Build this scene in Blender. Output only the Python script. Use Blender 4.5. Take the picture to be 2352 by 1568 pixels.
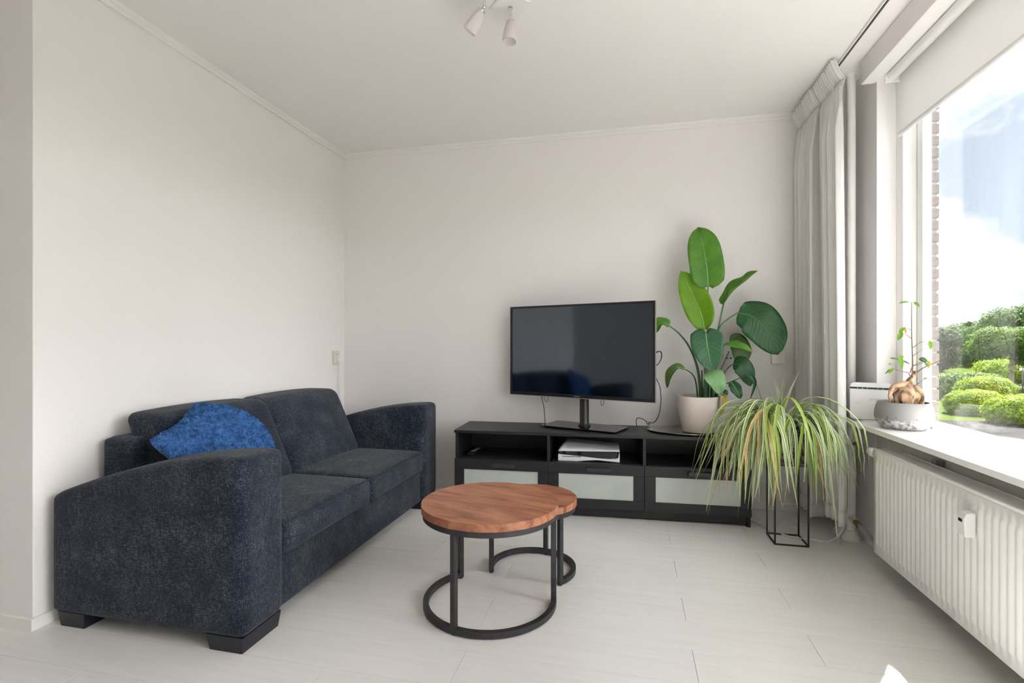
import bpy, bmesh, math, random
from mathutils import Vector, Matrix, noise as mnoise

R = math.radians
rnd = random.Random(7)
for o in list(bpy.data.objects):
    bpy.data.objects.remove(o)
sc = bpy.context.scene
COL = sc.collection

# ------------------------------------------------------------------ camera
H, F, HZ, YAW = 1.09, 1170.0, 790.0, R(13.0)
cam_d = bpy.data.cameras.new('camera')
cam = bpy.data.objects.new('camera', cam_d)
COL.objects.link(cam)
cam.location = (0, 0, H)
cam.rotation_euler = (R(90), 0, YAW)
cam_d.sensor_width = 36.0
cam_d.lens = F / 2352.0 * 36.0
cam_d.shift_y = (HZ - 784.0) / 2352.0
cam_d.clip_start = 0.05
cam_d.clip_end = 400
sc.camera = cam

# ------------------------------------------------------------------ world, sun, exposure
w = bpy.data.worlds.new('sky')
sc.world = w
w.use_nodes = True
nt = w.node_tree
nt.nodes.clear()
out = nt.nodes.new('ShaderNodeOutputWorld')
bg = nt.nodes.new('ShaderNodeBackground')
tc = nt.nodes.new('ShaderNodeTexCoord')
mp = nt.nodes.new('ShaderNodeMapping')
mp.inputs['Scale'].default_value = (1, 1, 1.7)
mp.inputs['Location'].default_value = (3.35, 1.4, .31)
n1 = nt.nodes.new('ShaderNodeTexNoise')
n1.inputs['Scale'].default_value = 3.8
n1.inputs['Detail'].default_value = 9
n1.inputs['Roughness'].default_value = .56
n1.inputs['Distortion'].default_value = .15
rp = nt.nodes.new('ShaderNodeValToRGB')
rp.color_ramp.elements[0].position = .455
rp.color_ramp.elements[0].color = (.108, .125, .148, 1)
rp.color_ramp.elements[1].position = .60
rp.color_ramp.elements[1].color = (2.35, 2.33, 2.30, 1)
e = rp.color_ramp.elements.new(.515)
e.color = (.165, .172, .18, 1)
nt.links.new(tc.outputs['Generated'], mp.inputs['Vector'])
nt.links.new(mp.outputs['Vector'], n1.inputs['Vector'])
nt.links.new(n1.outputs['Fac'], rp.inputs['Fac'])
nt.links.new(rp.outputs['Color'], bg.inputs['Color'])
bg.inputs['Strength'].default_value = 2.15
nt.links.new(bg.outputs['Background'], out.inputs['Surface'])

sun_d = bpy.data.lights.new('sun', 'SUN')
sun_d.energy = 19.0
sun_d.angle = R(1.2)
sun_d.color = (1, .965, .92)
sun = bpy.data.objects.new('sun', sun_d)
COL.objects.link(sun)
sun.rotation_euler = Vector((-.3276, -.528, -.783)).to_track_quat('-Z', 'Y').to_euler()

def portal(name, loc, rot, sx, sy):
    d = bpy.data.lights.new(name, 'AREA')
    d.shape = 'RECTANGLE'
    d.size, d.size_y = sx, sy
    d.cycles.is_portal = True
    o = bpy.data.objects.new(name, d)
    COL.objects.link(o)
    o.location = loc
    o.rotation_euler = rot
portal('window_portal', (1.63, 1.0, 1.55), (R(90), 0, R(90)), 4.3, 2.0)

sc.view_settings.view_transform = 'Standard'
sc.view_settings.look = 'None'
sc.view_settings.gamma = 1
sc.view_settings.use_curve_mapping = False
sc.view_settings.exposure = 1.83
sc.cycles.use_denoising = True
sc.cycles.max_bounces = 9
sc.cycles.diffuse_bounces = 7
sc.cycles.glossy_bounces = 4
sc.cycles.transparent_max_bounces = 12
sc.cycles.use_adaptive_sampling = True
sc.cycles.adaptive_threshold = .06
sc.cycles.caustics_reflective = False
sc.cycles.caustics_refractive = False
sc.cycles.sample_clamp_indirect = 6

# ------------------------------------------------------------------ helpers
FW = Vector((-math.sin(YAW), math.cos(YAW), 0))
RT = Vector((math.cos(YAW), math.sin(YAW), 0))
def at(u, v, Y):
    d = FW + RT * ((u - 1176) / F) + Vector((0, 0, (HZ - v) / F))
    return Vector((0, 0, H)) + d * (Y / d.y)

def link_mesh(name, me, mat, parent=None, smooth=False):
    o = bpy.data.objects.new(name, me)
    COL.objects.link(o)
    if mat is not None:
        me.materials.clear()
        me.materials.append(mat)
    if smooth:
        me.polygons.foreach_set('use_smooth', [True] * len(me.polygons))
        if smooth == 'auto':
            try:
                me.set_sharp_from_angle(angle=R(38))
            except Exception:
                pass
    if parent is not None:
        o.parent = parent
    return o

def build(name, bm, mat, parent=None, smooth=False):
    bmesh.ops.recalc_face_normals(bm, faces=bm.faces[:])
    me = bpy.data.meshes.new(name)
    bm.to_mesh(me)
    bm.free()
    return link_mesh(name, me, mat, parent, smooth)

def tag(o, label, cat=None, group=None, kind=None):
    if label:
        o['label'] = label
    if cat:
        o['category'] = cat
    if group:
        o['group'] = group
    if kind:
        o['kind'] = kind
    return o

def thing(name, label, cat, loc=(0, 0, 0), rz=0, group=None):
    o = bpy.data.objects.new(name, None)
    o.empty_display_size = .05
    COL.objects.link(o)
    o.location = loc
    o.rotation_euler = (0, 0, rz)
    return tag(o, label, cat, group)

def struct(name, bm, mat, parent=None, smooth=False):
    o = build(name, bm, mat, parent, smooth)
    if parent is None:
        o['kind'] = 'structure'
    return o

def B():
    return bmesh.new()

def merge(bm, tb):
    me = bpy.data.meshes.new('tmp')
    tb.to_mesh(me)
    tb.free()
    bm.from_mesh(me)
    bpy.data.meshes.remove(me)

def box(bm, x0, x1, y0, y1, z0, z1, bev=0, seg=2, M=None):
    tb = bmesh.new()
    bmesh.ops.create_cube(tb, size=1)
    for v in tb.verts:
        v.co = Vector((x0 + (x1 - x0) * (v.co.x + .5), y0 + (y1 - y0) * (v.co.y + .5), z0 + (z1 - z0) * (v.co.z + .5)))
    if bev > 0:
        bmesh.ops.bevel(tb, geom=tb.edges[:], offset=bev, segments=seg, profile=.5, affect='EDGES')
    if M is not None:
        tb.transform(M)
    merge(bm, tb)
    return bm

def soft(bm, x0, x1, y0, y1, z0, z1, r, n=10, puff=(0, 0, 0), warp=None):
    """rounded, optionally puffed upholstery block"""
    tb = bmesh.new()
    bmesh.ops.create_cube(tb, size=2)
    bmesh.ops.subdivide_edges(tb, edges=tb.edges[:], cuts=n, use_grid_fill=True)
    hx, hy, hz = (x1 - x0) / 2, (y1 - y0) / 2, (z1 - z0) / 2
    c = Vector(((x0 + x1) / 2, (y0 + y1) / 2, (z0 + z1) / 2))
    def sq(t):
        return math.copysign(1 - (1 - abs(t)) ** 1.7, t)
    for v in tb.verts:
        q = v.co.copy()
        q = Vector((sq(q.x), sq(q.y), sq(q.z)))
        p = Vector((q.x * hx, q.y * hy, q.z * hz))
        i = Vector((max(-hx + r, min(hx - r, p.x)), max(-hy + r, min(hy - r, p.y)), max(-hz + r, min(hz - r, p.z))))
        d = p - i
        if d.length > 1e-6:
            p = i + d.normalized() * r
        fx, fy, fz = 1 - q.x ** 2, 1 - q.y ** 2, 1 - q.z ** 2
        p.x += puff[0] * fy * fz * q.x
        p.y += puff[1] * fx * fz * q.y
        p.z += puff[2] * fx * fy * q.z
        v.co = p + c
        if warp:
            v.co = Vector(warp(v.co))
    merge(bm, tb)
    return bm

def catmull(pts, n):
    pts = [Vector(p) for p in pts]
    if len(pts) == 2:
        return [pts[0].lerp(pts[1], i / n) for i in range(n + 1)]
    P = [pts[0] * 2 - pts[1]] + pts + [pts[-1] * 2 - pts[-2]]
    res = []
    S = len(pts) - 1
    for i in range(n + 1):
        t = i / n * S
        k = min(int(t), S - 1)
        t -= k
        a, b, c, d = P[k], P[k + 1], P[k + 2], P[k + 3]
        res.append(.5 * ((2 * b) + (c - a) * t + (2 * a - 5 * b + 4 * c - d) * t * t + (3 * b - a - 3 * c + d) * t ** 3))
    return res

def tube(bm, pts, rad, seg=8, n=None, cap=True, square=False, flat=1.0):
    """tube along points; rad number or list; n resamples with a smooth curve"""
    if n:
        path = catmull(pts, n)
    else:
        path = [Vector(p) for p in pts]
    N = len(path)
    if not isinstance(rad, (list, tuple)):
        rad = [rad] * 2
    def rr(i):
        t = i / max(1, N - 1) * (len(rad) - 1)
        k = min(int(t), len(rad) - 2)
        return rad[k] + (rad[k + 1] - rad[k]) * (t - k)
    rings = []
    up = None
    for i in range(N):
        d = (path[min(i + 1, N - 1)] - path[max(i - 1, 0)])
        d = d.normalized() if d.length > 1e-9 else Vector((0, 0, 1))
        if up is None:
            up = Vector((0, 0, 1)) if abs(d.z) < .95 else Vector((1, 0, 0))
        s = d.cross(up)
        s = s.normalized() if s.length > 1e-6 else d.orthogonal().normalized()
        up = s.cross(d).normalized()
        ring = []
        for j in range(seg):
            a = 2 * math.pi * (j + (.5 if square else 0)) / seg
            k = rr(i) * (math.sqrt(2) if square else 1)
            ring.append(bm.verts.new(path[i] + s * math.cos(a) * k + up * math.sin(a) * k * flat))
        rings.append(ring)
    for a, b in zip(rings, rings[1:]):
        for j in range(seg):
            bm.faces.new((a[j], a[(j + 1) % seg], b[(j + 1) % seg], b[j]))
    if cap:
        bm.faces.new(rings[0][::-1])
        bm.faces.new(rings[-1])
    return bm

def lathe(bm, prof, cx=0, cy=0, seg=40, sx=1, sy=1, z0=0, M=None):
    tb = bmesh.new()
    rings = []
    for r, z in prof:
        if r < 1e-6:
            rings.append([tb.verts.new((cx, cy, z + z0))])
        else:
            rings.append([tb.verts.new((cx + r * sx * math.cos(2 * math.pi * j / seg), cy + r * sy * math.sin(2 * math.pi * j / seg), z + z0)) for j in range(seg)])
    for a, b in zip(rings, rings[1:]):
        for j in range(seg):
            k = (j + 1) % seg
            if len(a) == 1 and len(b) == 1:
                continue
            if len(a) == 1:
                tb.faces.new((a[0], b[k], b[j]))
            elif len(b) == 1:
                tb.faces.new((a[j], a[k], b[0]))
            else:
                tb.faces.new((a[j], a[k], b[k], b[j]))
    if M is not None:
        tb.transform(M)
    merge(bm, tb)
    return bm

def prism(bm, poly, axis, a0, a1, bev=0):
    """extrude a 2-D polygon along an axis; poly in the two other axes (cyclic order x,y,z minus axis)"""
    tb = bmesh.new()
    def P(p, a):
        return {'x': (a, p[0], p[1]), 'y': (p[0], a, p[1]), 'z': (p[0], p[1], a)}[axis]
    va = [tb.verts.new(P(p, a0)) for p in poly]
    vb = [tb.verts.new(P(p, a1)) for p in poly]
    tb.faces.new(va)
    tb.faces.new(vb[::-1])
    for i in range(len(poly)):
        j = (i + 1) % len(poly)
        tb.faces.new((va[i], va[j], vb[j], vb[i]))
    bmesh.ops.recalc_face_normals(tb, faces=tb.faces[:])
    if bev:
        bmesh.ops.bevel(tb, geom=tb.edges[:], offset=bev, segments=2, profile=.5, affect='EDGES')
    merge(bm, tb)
    return bm

def mesh_py(name, verts, faces, mat, parent=None, smooth=False, uvs=None):
    me = bpy.data.meshes.new(name)
    me.from_pydata(verts, [], faces)
    if uvs:
        ul = me.uv_layers.new(name='uv')
        for lp in me.loops:
            ul.data[lp.index].uv = uvs[lp.vertex_index]
    me.update()
    return link_mesh(name, me, mat, parent, smooth)

# ------------------------------------------------------------------ materials
def mat(name, col, rough=.5, metal=0, spec=.5, noise=None, bump=None, coat=0, sheen=0, trans=0, sub=0):
    m = bpy.data.materials.new(name)
    m.use_nodes = True
    t = m.node_tree
    b = t.nodes['Principled BSDF']
    b.inputs['Base Color'].default_value = (*col, 1)
    b.inputs['Roughness'].default_value = rough
    b.inputs['Metallic'].default_value = metal
    b.inputs['Specular IOR Level'].default_value = spec
    b.inputs['Coat Weight'].default_value = coat
    if coat:
        b.inputs['Coat Roughness'].default_value = .04
    b.inputs['Sheen Weight'].default_value = sheen
    b.inputs['Transmission Weight'].default_value = trans
    b.inputs['Subsurface Weight'].default_value = sub
    if noise or bump:
        tcn = t.nodes.new('ShaderNodeTexCoord')
    if noise:           # (scale xyz, colour 2, lo, hi, detail)
        s, c2, lo, hi = noise[:4]
        mpn = t.nodes.new('ShaderNodeMapping')
        mpn.inputs['Scale'].default_value = s
        nn = t.nodes.new('ShaderNodeTexNoise')
        nn.inputs['Scale'].default_value = 1
        nn.inputs['Detail'].default_value = noise[4] if len(noise) > 4 else 5
        r = t.nodes.new('ShaderNodeValToRGB')
        r.color_ramp.elements[0].position = lo
        r.color_ramp.elements[1].position = hi
        r.color_ramp.elements[0].color = (*col, 1)
        r.color_ramp.elements[1].color = (*c2, 1)
        t.links.new(tcn.outputs['Object'], mpn.inputs['Vector'])
        t.links.new(mpn.outputs['Vector'], nn.inputs['Vector'])
        t.links.new(nn.outputs['Fac'], r.inputs['Fac'])
        t.links.new(r.outputs['Color'], b.inputs['Base Color'])
    if bump:            # (scale xyz, strength, distance)
        mpb = t.nodes.new('ShaderNodeMapping')
        mpb.inputs['Scale'].default_value = bump[0]
        nb = t.nodes.new('ShaderNodeTexNoise')
        nb.inputs['Scale'].default_value = 1
        nb.inputs['Detail'].default_value = 4
        bp = t.nodes.new('ShaderNodeBump')
        bp.inputs['Strength'].default_value = bump[1]
        bp.inputs['Distance'].default_value = bump[2]
        t.links.new(tcn.outputs['Object'], mpb.inputs['Vector'])
        t.links.new(mpb.outputs['Vector'], nb.inputs['Vector'])
        t.links.new(nb.outputs['Fac'], bp.inputs['Height'])
        t.links.new(bp.outputs['Normal'], b.inputs['Normal'])
    return m

M = {}
M['wall'] = mat('wall_paint', (.845, .82, .815), .85, spec=.2, bump=((60, 60, 60), .12, .004))
M['ceiling'] = mat('ceiling_paint', (.85, .825, .815), .9, spec=.15)
M['trim'] = mat('trim_paint', (.83, .82, .80), .45, spec=.4)
M['frame'] = mat('window_frame_paint', (.86, .86, .85), .35)
M['render_wall'] = mat('spandrel_plaster', (.66, .645, .62), .9, spec=.2, noise=((7, 7, 7), (.74, .725, .70), .35, .65), bump=((40, 40, 40), .3, .006))
M['sill'] = mat('sill_laminate', (.86, .86, .85), .3)
M['plank'] = mat('white_laminate', (.80, .79, .775), .42, spec=.4, noise=((3.0, 46, 8), (.745, .735, .72), .38, .78, 8))
M['plank_gap'] = mat('laminate_joint', (.55, .53, .5), .8)
M['black_wood'] = mat('black_brown_wood', (.011, .0115, .014), .45, spec=.5, noise=((4, 90, 60), (.018, .0185, .021), .35, .7))
M['black_niche'] = M['black_wood']
M['black_metal'] = mat('black_powder_coat', (.022, .022, .025), .48, spec=.5, noise=((30, 30, 30), (.034, .034, .037), .4, .7))
M['leg_plastic'] = mat('dark_block', (.012, .013, .02), .35)
M['plant_stand'] = mat('dark_bronze_metal', (.045, .036, .03), .45, metal=.4)
M['tv_bezel'] = mat('tv_bezel', (.012, .012, .014), .3)
M['tv_screen'] = mat('tv_screen', (.0015, .003, .007), .08, spec=.5)
_b = M['tv_screen'].node_tree.nodes['Principled BSDF']
_b.inputs['IOR'].default_value = 2.1
_b.inputs['Specular Tint'].default_value = (.74, .86, 1.0, 1)
M['tv_edge'] = mat('tv_silver_edge', (.55, .55, .53), .3, metal=.7)
M['black_glass'] = mat('black_glass', (.003, .003, .004), .03, spec=.5)
M['black_plastic'] = mat('black_plastic', (.012, .012, .013), .35)
M['handle'] = mat('dark_handle', (.03, .032, .04), .35)
M['white_plastic'] = mat('white_plastic', (.82, .82, .81), .35)
M['cream_plastic'] = mat('cream_plastic', (.74, .70, .63), .4)
M['grey_slot'] = mat('dark_recess', (.03, .028, .028), .6)
M['chrome'] = mat('chrome', (.78, .78, .78), .12, metal=1)
M['steel'] = mat('brushed_steel', (.62, .60, .57), .22, metal=1, bump=((8, 200, 8), .04, .002))
M['knob'] = mat('smoky_knob', (.16, .16, .165), .3, metal=.6)
M['brass'] = mat('brass', (.45, .30, .12), .3, metal=1)
M['grey_pipe'] = mat('grey_pipe', (.42, .43, .43), .4)
M['ceramic'] = mat('cream_ceramic', (.78, .70, .63), .55, noise=((5, 5, 5), (.74, .66, .585), .4, .7))
M['soil'] = mat('soil', (.05, .03, .018), .95, noise=((90, 90, 90), (.14, .09, .06), .4, .7), bump=((60, 60, 60), .9, .02))
M['stone_pot'] = mat('mottled_stone', (.055, .045, .04), .9, noise=((70, 70, 70), (.26, .235, .21), .42, .68), bump=((70, 70, 70), .7, .008))
M['radiator'] = mat('radiator_enamel', (.83, .82, .795), .32)
M['rubber'] = mat('black_cable', (.014, .014, .014), .5)
M['white_cable'] = mat('white_cable', (.78, .77, .75), .45)
M['rad_dark'] = mat('radiator_inside', (.30, .29, .28), .7)
M['mortar'] = mat('mortar', (.34, .33, .315), .95)
M['brick'] = mat('red_brown_brick', (.17, .135, .125), .9, noise=((25, 25, 40), (.225, .185, .172), .35, .7), bump=((60, 60, 60), .6, .01))
M['paving'] = mat('grey_paving', (.022, .022, .0225), .9, spec=.0, noise=((1.2, 1.2, 1), (.030, .030, .030), .35, .7))
M['bark'] = mat('tree_bark', (.10, .075, .055), .95, noise=((9, 9, 2), (.19, .15, .115), .35, .7))
M['soil_out'] = mat('bare_earth', (.55, .42, .30), .95)
M['bin'] = mat('black_bin', (.03, .03, .033), .5)
M['led'] = mat('green_led', (.0, .5, .25), .4)
_b = M['led'].node_tree.nodes['Principled BSDF']
_b.inputs['Emission Color'].default_value = (0, .55, .28, 1)
_b.inputs['Emission Strength'].default_value = .8
M['lettering'] = mat('grey_lettering', (.30, .30, .30), .5)
M['silver_lettering'] = mat('silver_lettering', (.6, .6, .6), .4)
M['frosted'] = mat('frosted_cabinet_glass', (.52, .56, .53), .28, spec=.5, noise=((6, 6, 6), (.47, .51, .48), .4, .7))
M['blue_plain'] = mat('blue_cushion_back', (.035, .135, .36), .8, sheen=.3)
M['blue_pile'] = mat('blue_fleece', (.05, .17, .44), .85, noise=((8, 8, 8), (.035, .13, .36), .4, .65))
M['console_white'] = mat('console_white', (.80, .80, .83), .38)
M['console_black'] = mat('console_gloss_black', (.006, .007, .009), .06, spec=.6)
M['remote_key'] = mat('remote_keys', (.32, .36, .40), .4)
M['ficus_bark'] = mat('ficus_bark', (.50, .33, .20), .75, noise=((34, 34, 20), (.10, .055, .035), .42, .62, 6), bump=((35, 35, 20), .6, .006))
M['twig'] = mat('ficus_twig', (.16, .09, .065), .7)
M['dead_leaf'] = mat('dry_leaf', (.42, .16, .03), .7, noise=((20, 20, 14), (.42, .34, .05), .4, .6))

def wood_mat():
    m = mat('mango_wood', (.40, .135, .06), .45, spec=.35)
    t = m.node_tree
    b = t.nodes['Principled BSDF']
    tcn = t.nodes.new('ShaderNodeTexCoord')
    obi = t.nodes.new('ShaderNodeObjectInfo')
    add = t.nodes.new('ShaderNodeVectorMath')
    mpn = t.nodes.new('ShaderNodeMapping')
    mpn.inputs['Scale'].default_value = (3.4, 17, 14)
    sc_ = t.nodes.new('ShaderNodeVectorMath')
    sc_.operation = 'SCALE'
    cmb = t.nodes.new('ShaderNodeCombineXYZ')
    t.links.new(obi.outputs['Random'], cmb.inputs[0])
    t.links.new(obi.outputs['Random'], cmb.inputs[1])
    t.links.new(cmb.outputs[0], sc_.inputs[0])
    sc_.inputs['Scale'].default_value = 7
    t.links.new(tcn.outputs['Object'], add.inputs[0])
    t.links.new(sc_.outputs[0], add.inputs[1])
    t.links.new(add.outputs[0], mpn.inputs['Vector'])
    nn = t.nodes.new('ShaderNodeTexNoise')
    nn.inputs['Scale'].default_value = 1
    nn.inputs['Detail'].default_value = 9
    nn.inputs['Roughness'].default_value = .68
    nn.inputs['Distortion'].default_value = .9
    r = t.nodes.new('ShaderNodeValToRGB')
    r.color_ramp.elements[0].position = .30
    r.color_ramp.elements[0].color = (.125, .052, .030, 1)
    r.color_ramp.elements[1].position = .72
    r.color_ramp.elements[1].color = (.50, .245, .140, 1)
    q = r.color_ramp.elements.new(.47)
    q.color = (.335, .130, .070, 1)
    t.links.new(mpn.outputs['Vector'], nn.inputs['Vector'])
    t.links.new(nn.outputs['Fac'], r.inputs['Fac'])
    t.links.new(r.outputs['Color'], b.inputs['Base Color'])
    return m
M['wood'] = wood_mat()

def fabric_mat(name, dark, mid, light, s=1.0):
    m = mat(name, mid, .92, spec=.12, sheen=.12)
    t = m.node_tree
    b = t.nodes['Principled BSDF']
    tcn = t.nodes.new('ShaderNodeTexCoord')
    outs = []
    for scl in ((230 * s, 230 * s, 32 * s), (48 * s, 48 * s, 300 * s), (36 * s, 260 * s, 260 * s)):
        mpn = t.nodes.new('ShaderNodeMapping')
        mpn.inputs['Scale'].default_value = scl
        nn = t.nodes.new('ShaderNodeTexNoise')
        nn.inputs['Scale'].default_value = 1
        nn.inputs['Detail'].default_value = 4
        nn.inputs['Roughness'].default_value = .75
        t.links.new(tcn.outputs['Object'], mpn.inputs['Vector'])
        t.links.new(mpn.outputs['Vector'], nn.inputs['Vector'])
        outs.append(nn.outputs['Fac'])
    big = t.nodes.new('ShaderNodeTexNoise')
    big.inputs['Scale'].default_value = 9
    big.inputs['Detail'].default_value = 3
    t.links.new(tcn.outputs['Object'], big.inputs['Vector'])
    ad = t.nodes.new('ShaderNodeMath')
    ad.operation = 'ADD'
    ad0 = t.nodes.new('ShaderNodeMath')
    ad0.operation = 'ADD'
    t.links.new(outs[0], ad0.inputs[0])
    t.links.new(outs[1], ad0.inputs[1])
    t.links.new(ad0.outputs[0], ad.inputs[0])
    t.links.new(outs[2], ad.inputs[1])
    ad2 = t.nodes.new('ShaderNodeMath')
    ad2.operation = 'MULTIPLY_ADD'
    ad2.inputs[1].default_value = .35
    t.links.new(big.outputs['Fac'], ad2.inputs[0])
    t.links.new(ad.outputs[0], ad2.inputs[2])
    hf = t.nodes.new('ShaderNodeMath')
    hf.operation = 'MULTIPLY'
    hf.inputs[1].default_value = .30
    t.links.new(ad2.outputs[0], hf.inputs[0])
    r = t.nodes.new('ShaderNodeValToRGB')
    r.color_ramp.elements[0].position = .425
    r.color_ramp.elements[0].color = (*dark, 1)
    r.color_ramp.elements[1].position = .62
    r.color_ramp.elements[1].color = (*light, 1)
    q = r.color_ramp.elements.new(.515)
    q.color = (*mid, 1)
    t.links.new(hf.outputs[0], r.inputs['Fac'])
    t.links.new(r.outputs['Color'], b.inputs['Base Color'])
    bp = t.nodes.new('ShaderNodeBump')
    bp.inputs['Strength'].default_value = .35
    bp.inputs['Distance'].default_value = .003
    t.links.new(ad.outputs[0], bp.inputs['Height'])
    t.links.new(bp.outputs['Normal'], b.inputs['Normal'])
    return m
M['sofa'] = fabric_mat('charcoal_navy_weave', (.003, .005, .013), (.020, .0275, .044), (.165, .18, .205), 1.7)
M['piping'] = mat('charcoal_seam', (.020, .024, .034), .9)

def glass_mat():
    m = bpy.data.materials.new('window_glass')
    m.use_nodes = True
    t = m.node_tree
    t.nodes.clear()
    o = t.nodes.new('ShaderNodeOutputMaterial')
    mx = t.nodes.new('ShaderNodeMixShader')
    tr = t.nodes.new('ShaderNodeBsdfTransparent')
    tr.inputs['Color'].default_value = (.985, .99, .985, 1)
    gl = t.nodes.new('ShaderNodeBsdfGlossy')
    gl.inputs['Roughness'].default_value = 0.0
    lw = t.nodes.new('ShaderNodeLayerWeight')
    lw.inputs['Blend'].default_value = .5
    pw = t.nodes.new('ShaderNodeMath')
    pw.operation = 'POWER'
    pw.inputs[1].default_value = 4.2
    ma = t.nodes.new('ShaderNodeMath')
    ma.operation = 'MULTIPLY_ADD'
    ma.inputs[1].default_value = .95
    ma.inputs[2].default_value = .045
    t.links.new(lw.outputs['Facing'], pw.inputs[0])
    t.links.new(pw.outputs[0], ma.inputs[0])
    t.links.new(ma.outputs[0], mx.inputs['Fac'])
    t.links.new(tr.outputs[0], mx.inputs[1])
    t.links.new(gl.outputs[0], mx.inputs[2])
    t.links.new(mx.outputs[0], o.inputs['Surface'])
    return m
M['glass'] = glass_mat()

def cloth_mat(name, col, tl=.3, bump=None):
    m = bpy.data.materials.new(name)
    m.use_nodes = True
    t = m.node_tree
    t.nodes.clear()
    o = t.nodes.new('ShaderNodeOutputMaterial')
    mx = t.nodes.new('ShaderNodeMixShader')
    mx.inputs['Fac'].default_value = tl
    d = t.nodes.new('ShaderNodeBsdfDiffuse')
    d.inputs['Color'].default_value = (*col, 1)
    tr = t.nodes.new('ShaderNodeBsdfTranslucent')
    tr.inputs['Color'].default_value = (*col, 1)
    if bump:
        tcn = t.nodes.new('ShaderNodeTexCoord')
        nn = t.nodes.new('ShaderNodeTexNoise')
        nn.inputs['Scale'].default_value = bump[0]
        bp = t.nodes.new('ShaderNodeBump')
        bp.inputs['Strength'].default_value = bump[1]
        bp.inputs['Distance'].default_value = .002
        t.links.new(tcn.outputs['Object'], nn.inputs['Vector'])
        t.links.new(nn.outputs['Fac'], bp.inputs['Height'])
        t.links.new(bp.outputs['Normal'], d.inputs['Normal'])
    t.links.new(d.outputs[0], mx.inputs[1])
    t.links.new(tr.outputs[0], mx.inputs[2])
    t.links.new(mx.outputs[0], o.inputs['Surface'])
    return m
M['curtain'] = cloth_mat('white_curtain_cloth', (.90, .895, .885), .36)
M['lamp_glass'] = cloth_mat('frosted_white_glass', (.90, .875, .865), .45)
M['blind'] = cloth_mat('blind_fabric', (.88, .87, .86), .42, (400, .2))

def leaf_mat(name, c1, c2, vein, stripes=0, edge=None, rough=.4, tl=.25, edge_at=.28):
    """leaf with uv: u across (0..1), v along"""
    m = bpy.data.materials.new(name)
    m.use_nodes = True
    t = m.node_tree
    b = t.nodes['Principled BSDF']
    o = t.nodes['Material Output']
    b.inputs['Roughness'].default_value = rough
    b.inputs['Specular IOR Level'].default_value = .4
    uv = t.nodes.new('ShaderNodeUVMap')
    sep = t.nodes.new('ShaderNodeSeparateXYZ')
    t.links.new(uv.outputs[0], sep.inputs[0])
    tcn = t.nodes.new('ShaderNodeTexCoord')
    nn = t.nodes.new('ShaderNodeTexNoise')
    nn.inputs['Scale'].default_value = 14
    t.links.new(tcn.outputs['Object'], nn.inputs['Vector'])
    r = t.nodes.new('ShaderNodeValToRGB')
    r.color_ramp.elements[0].position = .38
    r.color_ramp.elements[0].color = (*c1, 1)
    r.color_ramp.elements[1].position = .65
    r.color_ramp.elements[1].color = (*c2, 1)
    t.links.new(nn.outputs['Fac'], r.inputs['Fac'])
    last = r.outputs['Color']
    ab = t.nodes.new('ShaderNodeMath')
    ab.operation = 'SUBTRACT'
    ab.inputs[1].default_value = .5
    t.links.new(sep.outputs[0], ab.inputs[0])
    ab2 = t.nodes.new('ShaderNodeMath')
    ab2.operation = 'ABSOLUTE'
    t.links.new(ab.outputs[0], ab2.inputs[0])
    if stripes:
        # slanting side veins: fine stripes in v - |u|
        ma = t.nodes.new('ShaderNodeMath')
        ma.operation = 'MULTIPLY_ADD'
        ma.inputs[1].default_value = -.55
        t.links.new(ab2.outputs[0], ma.inputs[0])
        t.links.new(sep.outputs[1], ma.inputs[2])
        sm = t.nodes.new('ShaderNodeMath')
        sm.operation = 'MULTIPLY'
        sm.inputs[1].default_value = stripes * 6.283
        t.links.new(ma.outputs[0], sm.inputs[0])
        sn = t.nodes.new('ShaderNodeMath')
        sn.operation = 'SINE'
        t.links.new(sm.outputs[0], sn.inputs[0])
        rs = t.nodes.new('ShaderNodeMapRange')
        rs.inputs[1].default_value = .2
        rs.inputs[2].default_value = 1
        rs.inputs[3].default_value = 0
        rs.inputs[4].default_value = .15
        t.links.new(sn.outputs[0], rs.inputs[0])
        mx = t.nodes.new('ShaderNodeMix')
        mx.data_type = 'RGBA'
        t.links.new(rs.outputs[0], mx.inputs[0])
        t.links.new(last, mx.inputs[6])
        mx.inputs[7].default_value = (*vein, 1)
        last = mx.outputs[2]
        bp = t.nodes.new('ShaderNodeBump')
        bp.inputs['Strength'].default_value = .16
        bp.inputs['Distance'].default_value = .003
        t.links.new(sn.outputs[0], bp.inputs['Height'])
        t.links.new(bp.outputs['Normal'], b.inputs['Normal'])
    if edge:
        rs = t.nodes.new('ShaderNodeMapRange')
        rs.inputs[1].default_value = edge_at - .05
        rs.inputs[2].default_value = edge_at + .05
        t.links.new(ab2.outputs[0], rs.inputs[0])
        mx = t.nodes.new('ShaderNodeMix')
        mx.data_type = 'RGBA'
        t.links.new(rs.outputs[0], mx.inputs[0])
        t.links.new(last, mx.inputs[6])
        mx.inputs[7].default_value = (*edge, 1)
        last = mx.outputs[2]
    t.links.new(last, b.inputs['Base Color'])
    ts = t.nodes.new('ShaderNodeBsdfTranslucent')
    t.links.new(last, ts.inputs['Color'])
    ms = t.nodes.new('ShaderNodeMixShader')
    ms.inputs['Fac'].default_value = tl
    t.links.new(b.outputs[0], ms.inputs[1])
    t.links.new(ts.outputs[0], ms.inputs[2])
    t.links.new(ms.outputs[0], o.inputs['Surface'])
    return m
M['leaf_bright'] = leaf_mat('bird_leaf_bright', (.085, .25, .025), (.12, .32, .03), (.16, .38, .06), 13)
M['leaf_lime'] = leaf_mat('bird_leaf_lime', (.16, .36, .01), (.20, .42, .015), (.24, .45, .05), 13, tl=.35)
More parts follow.
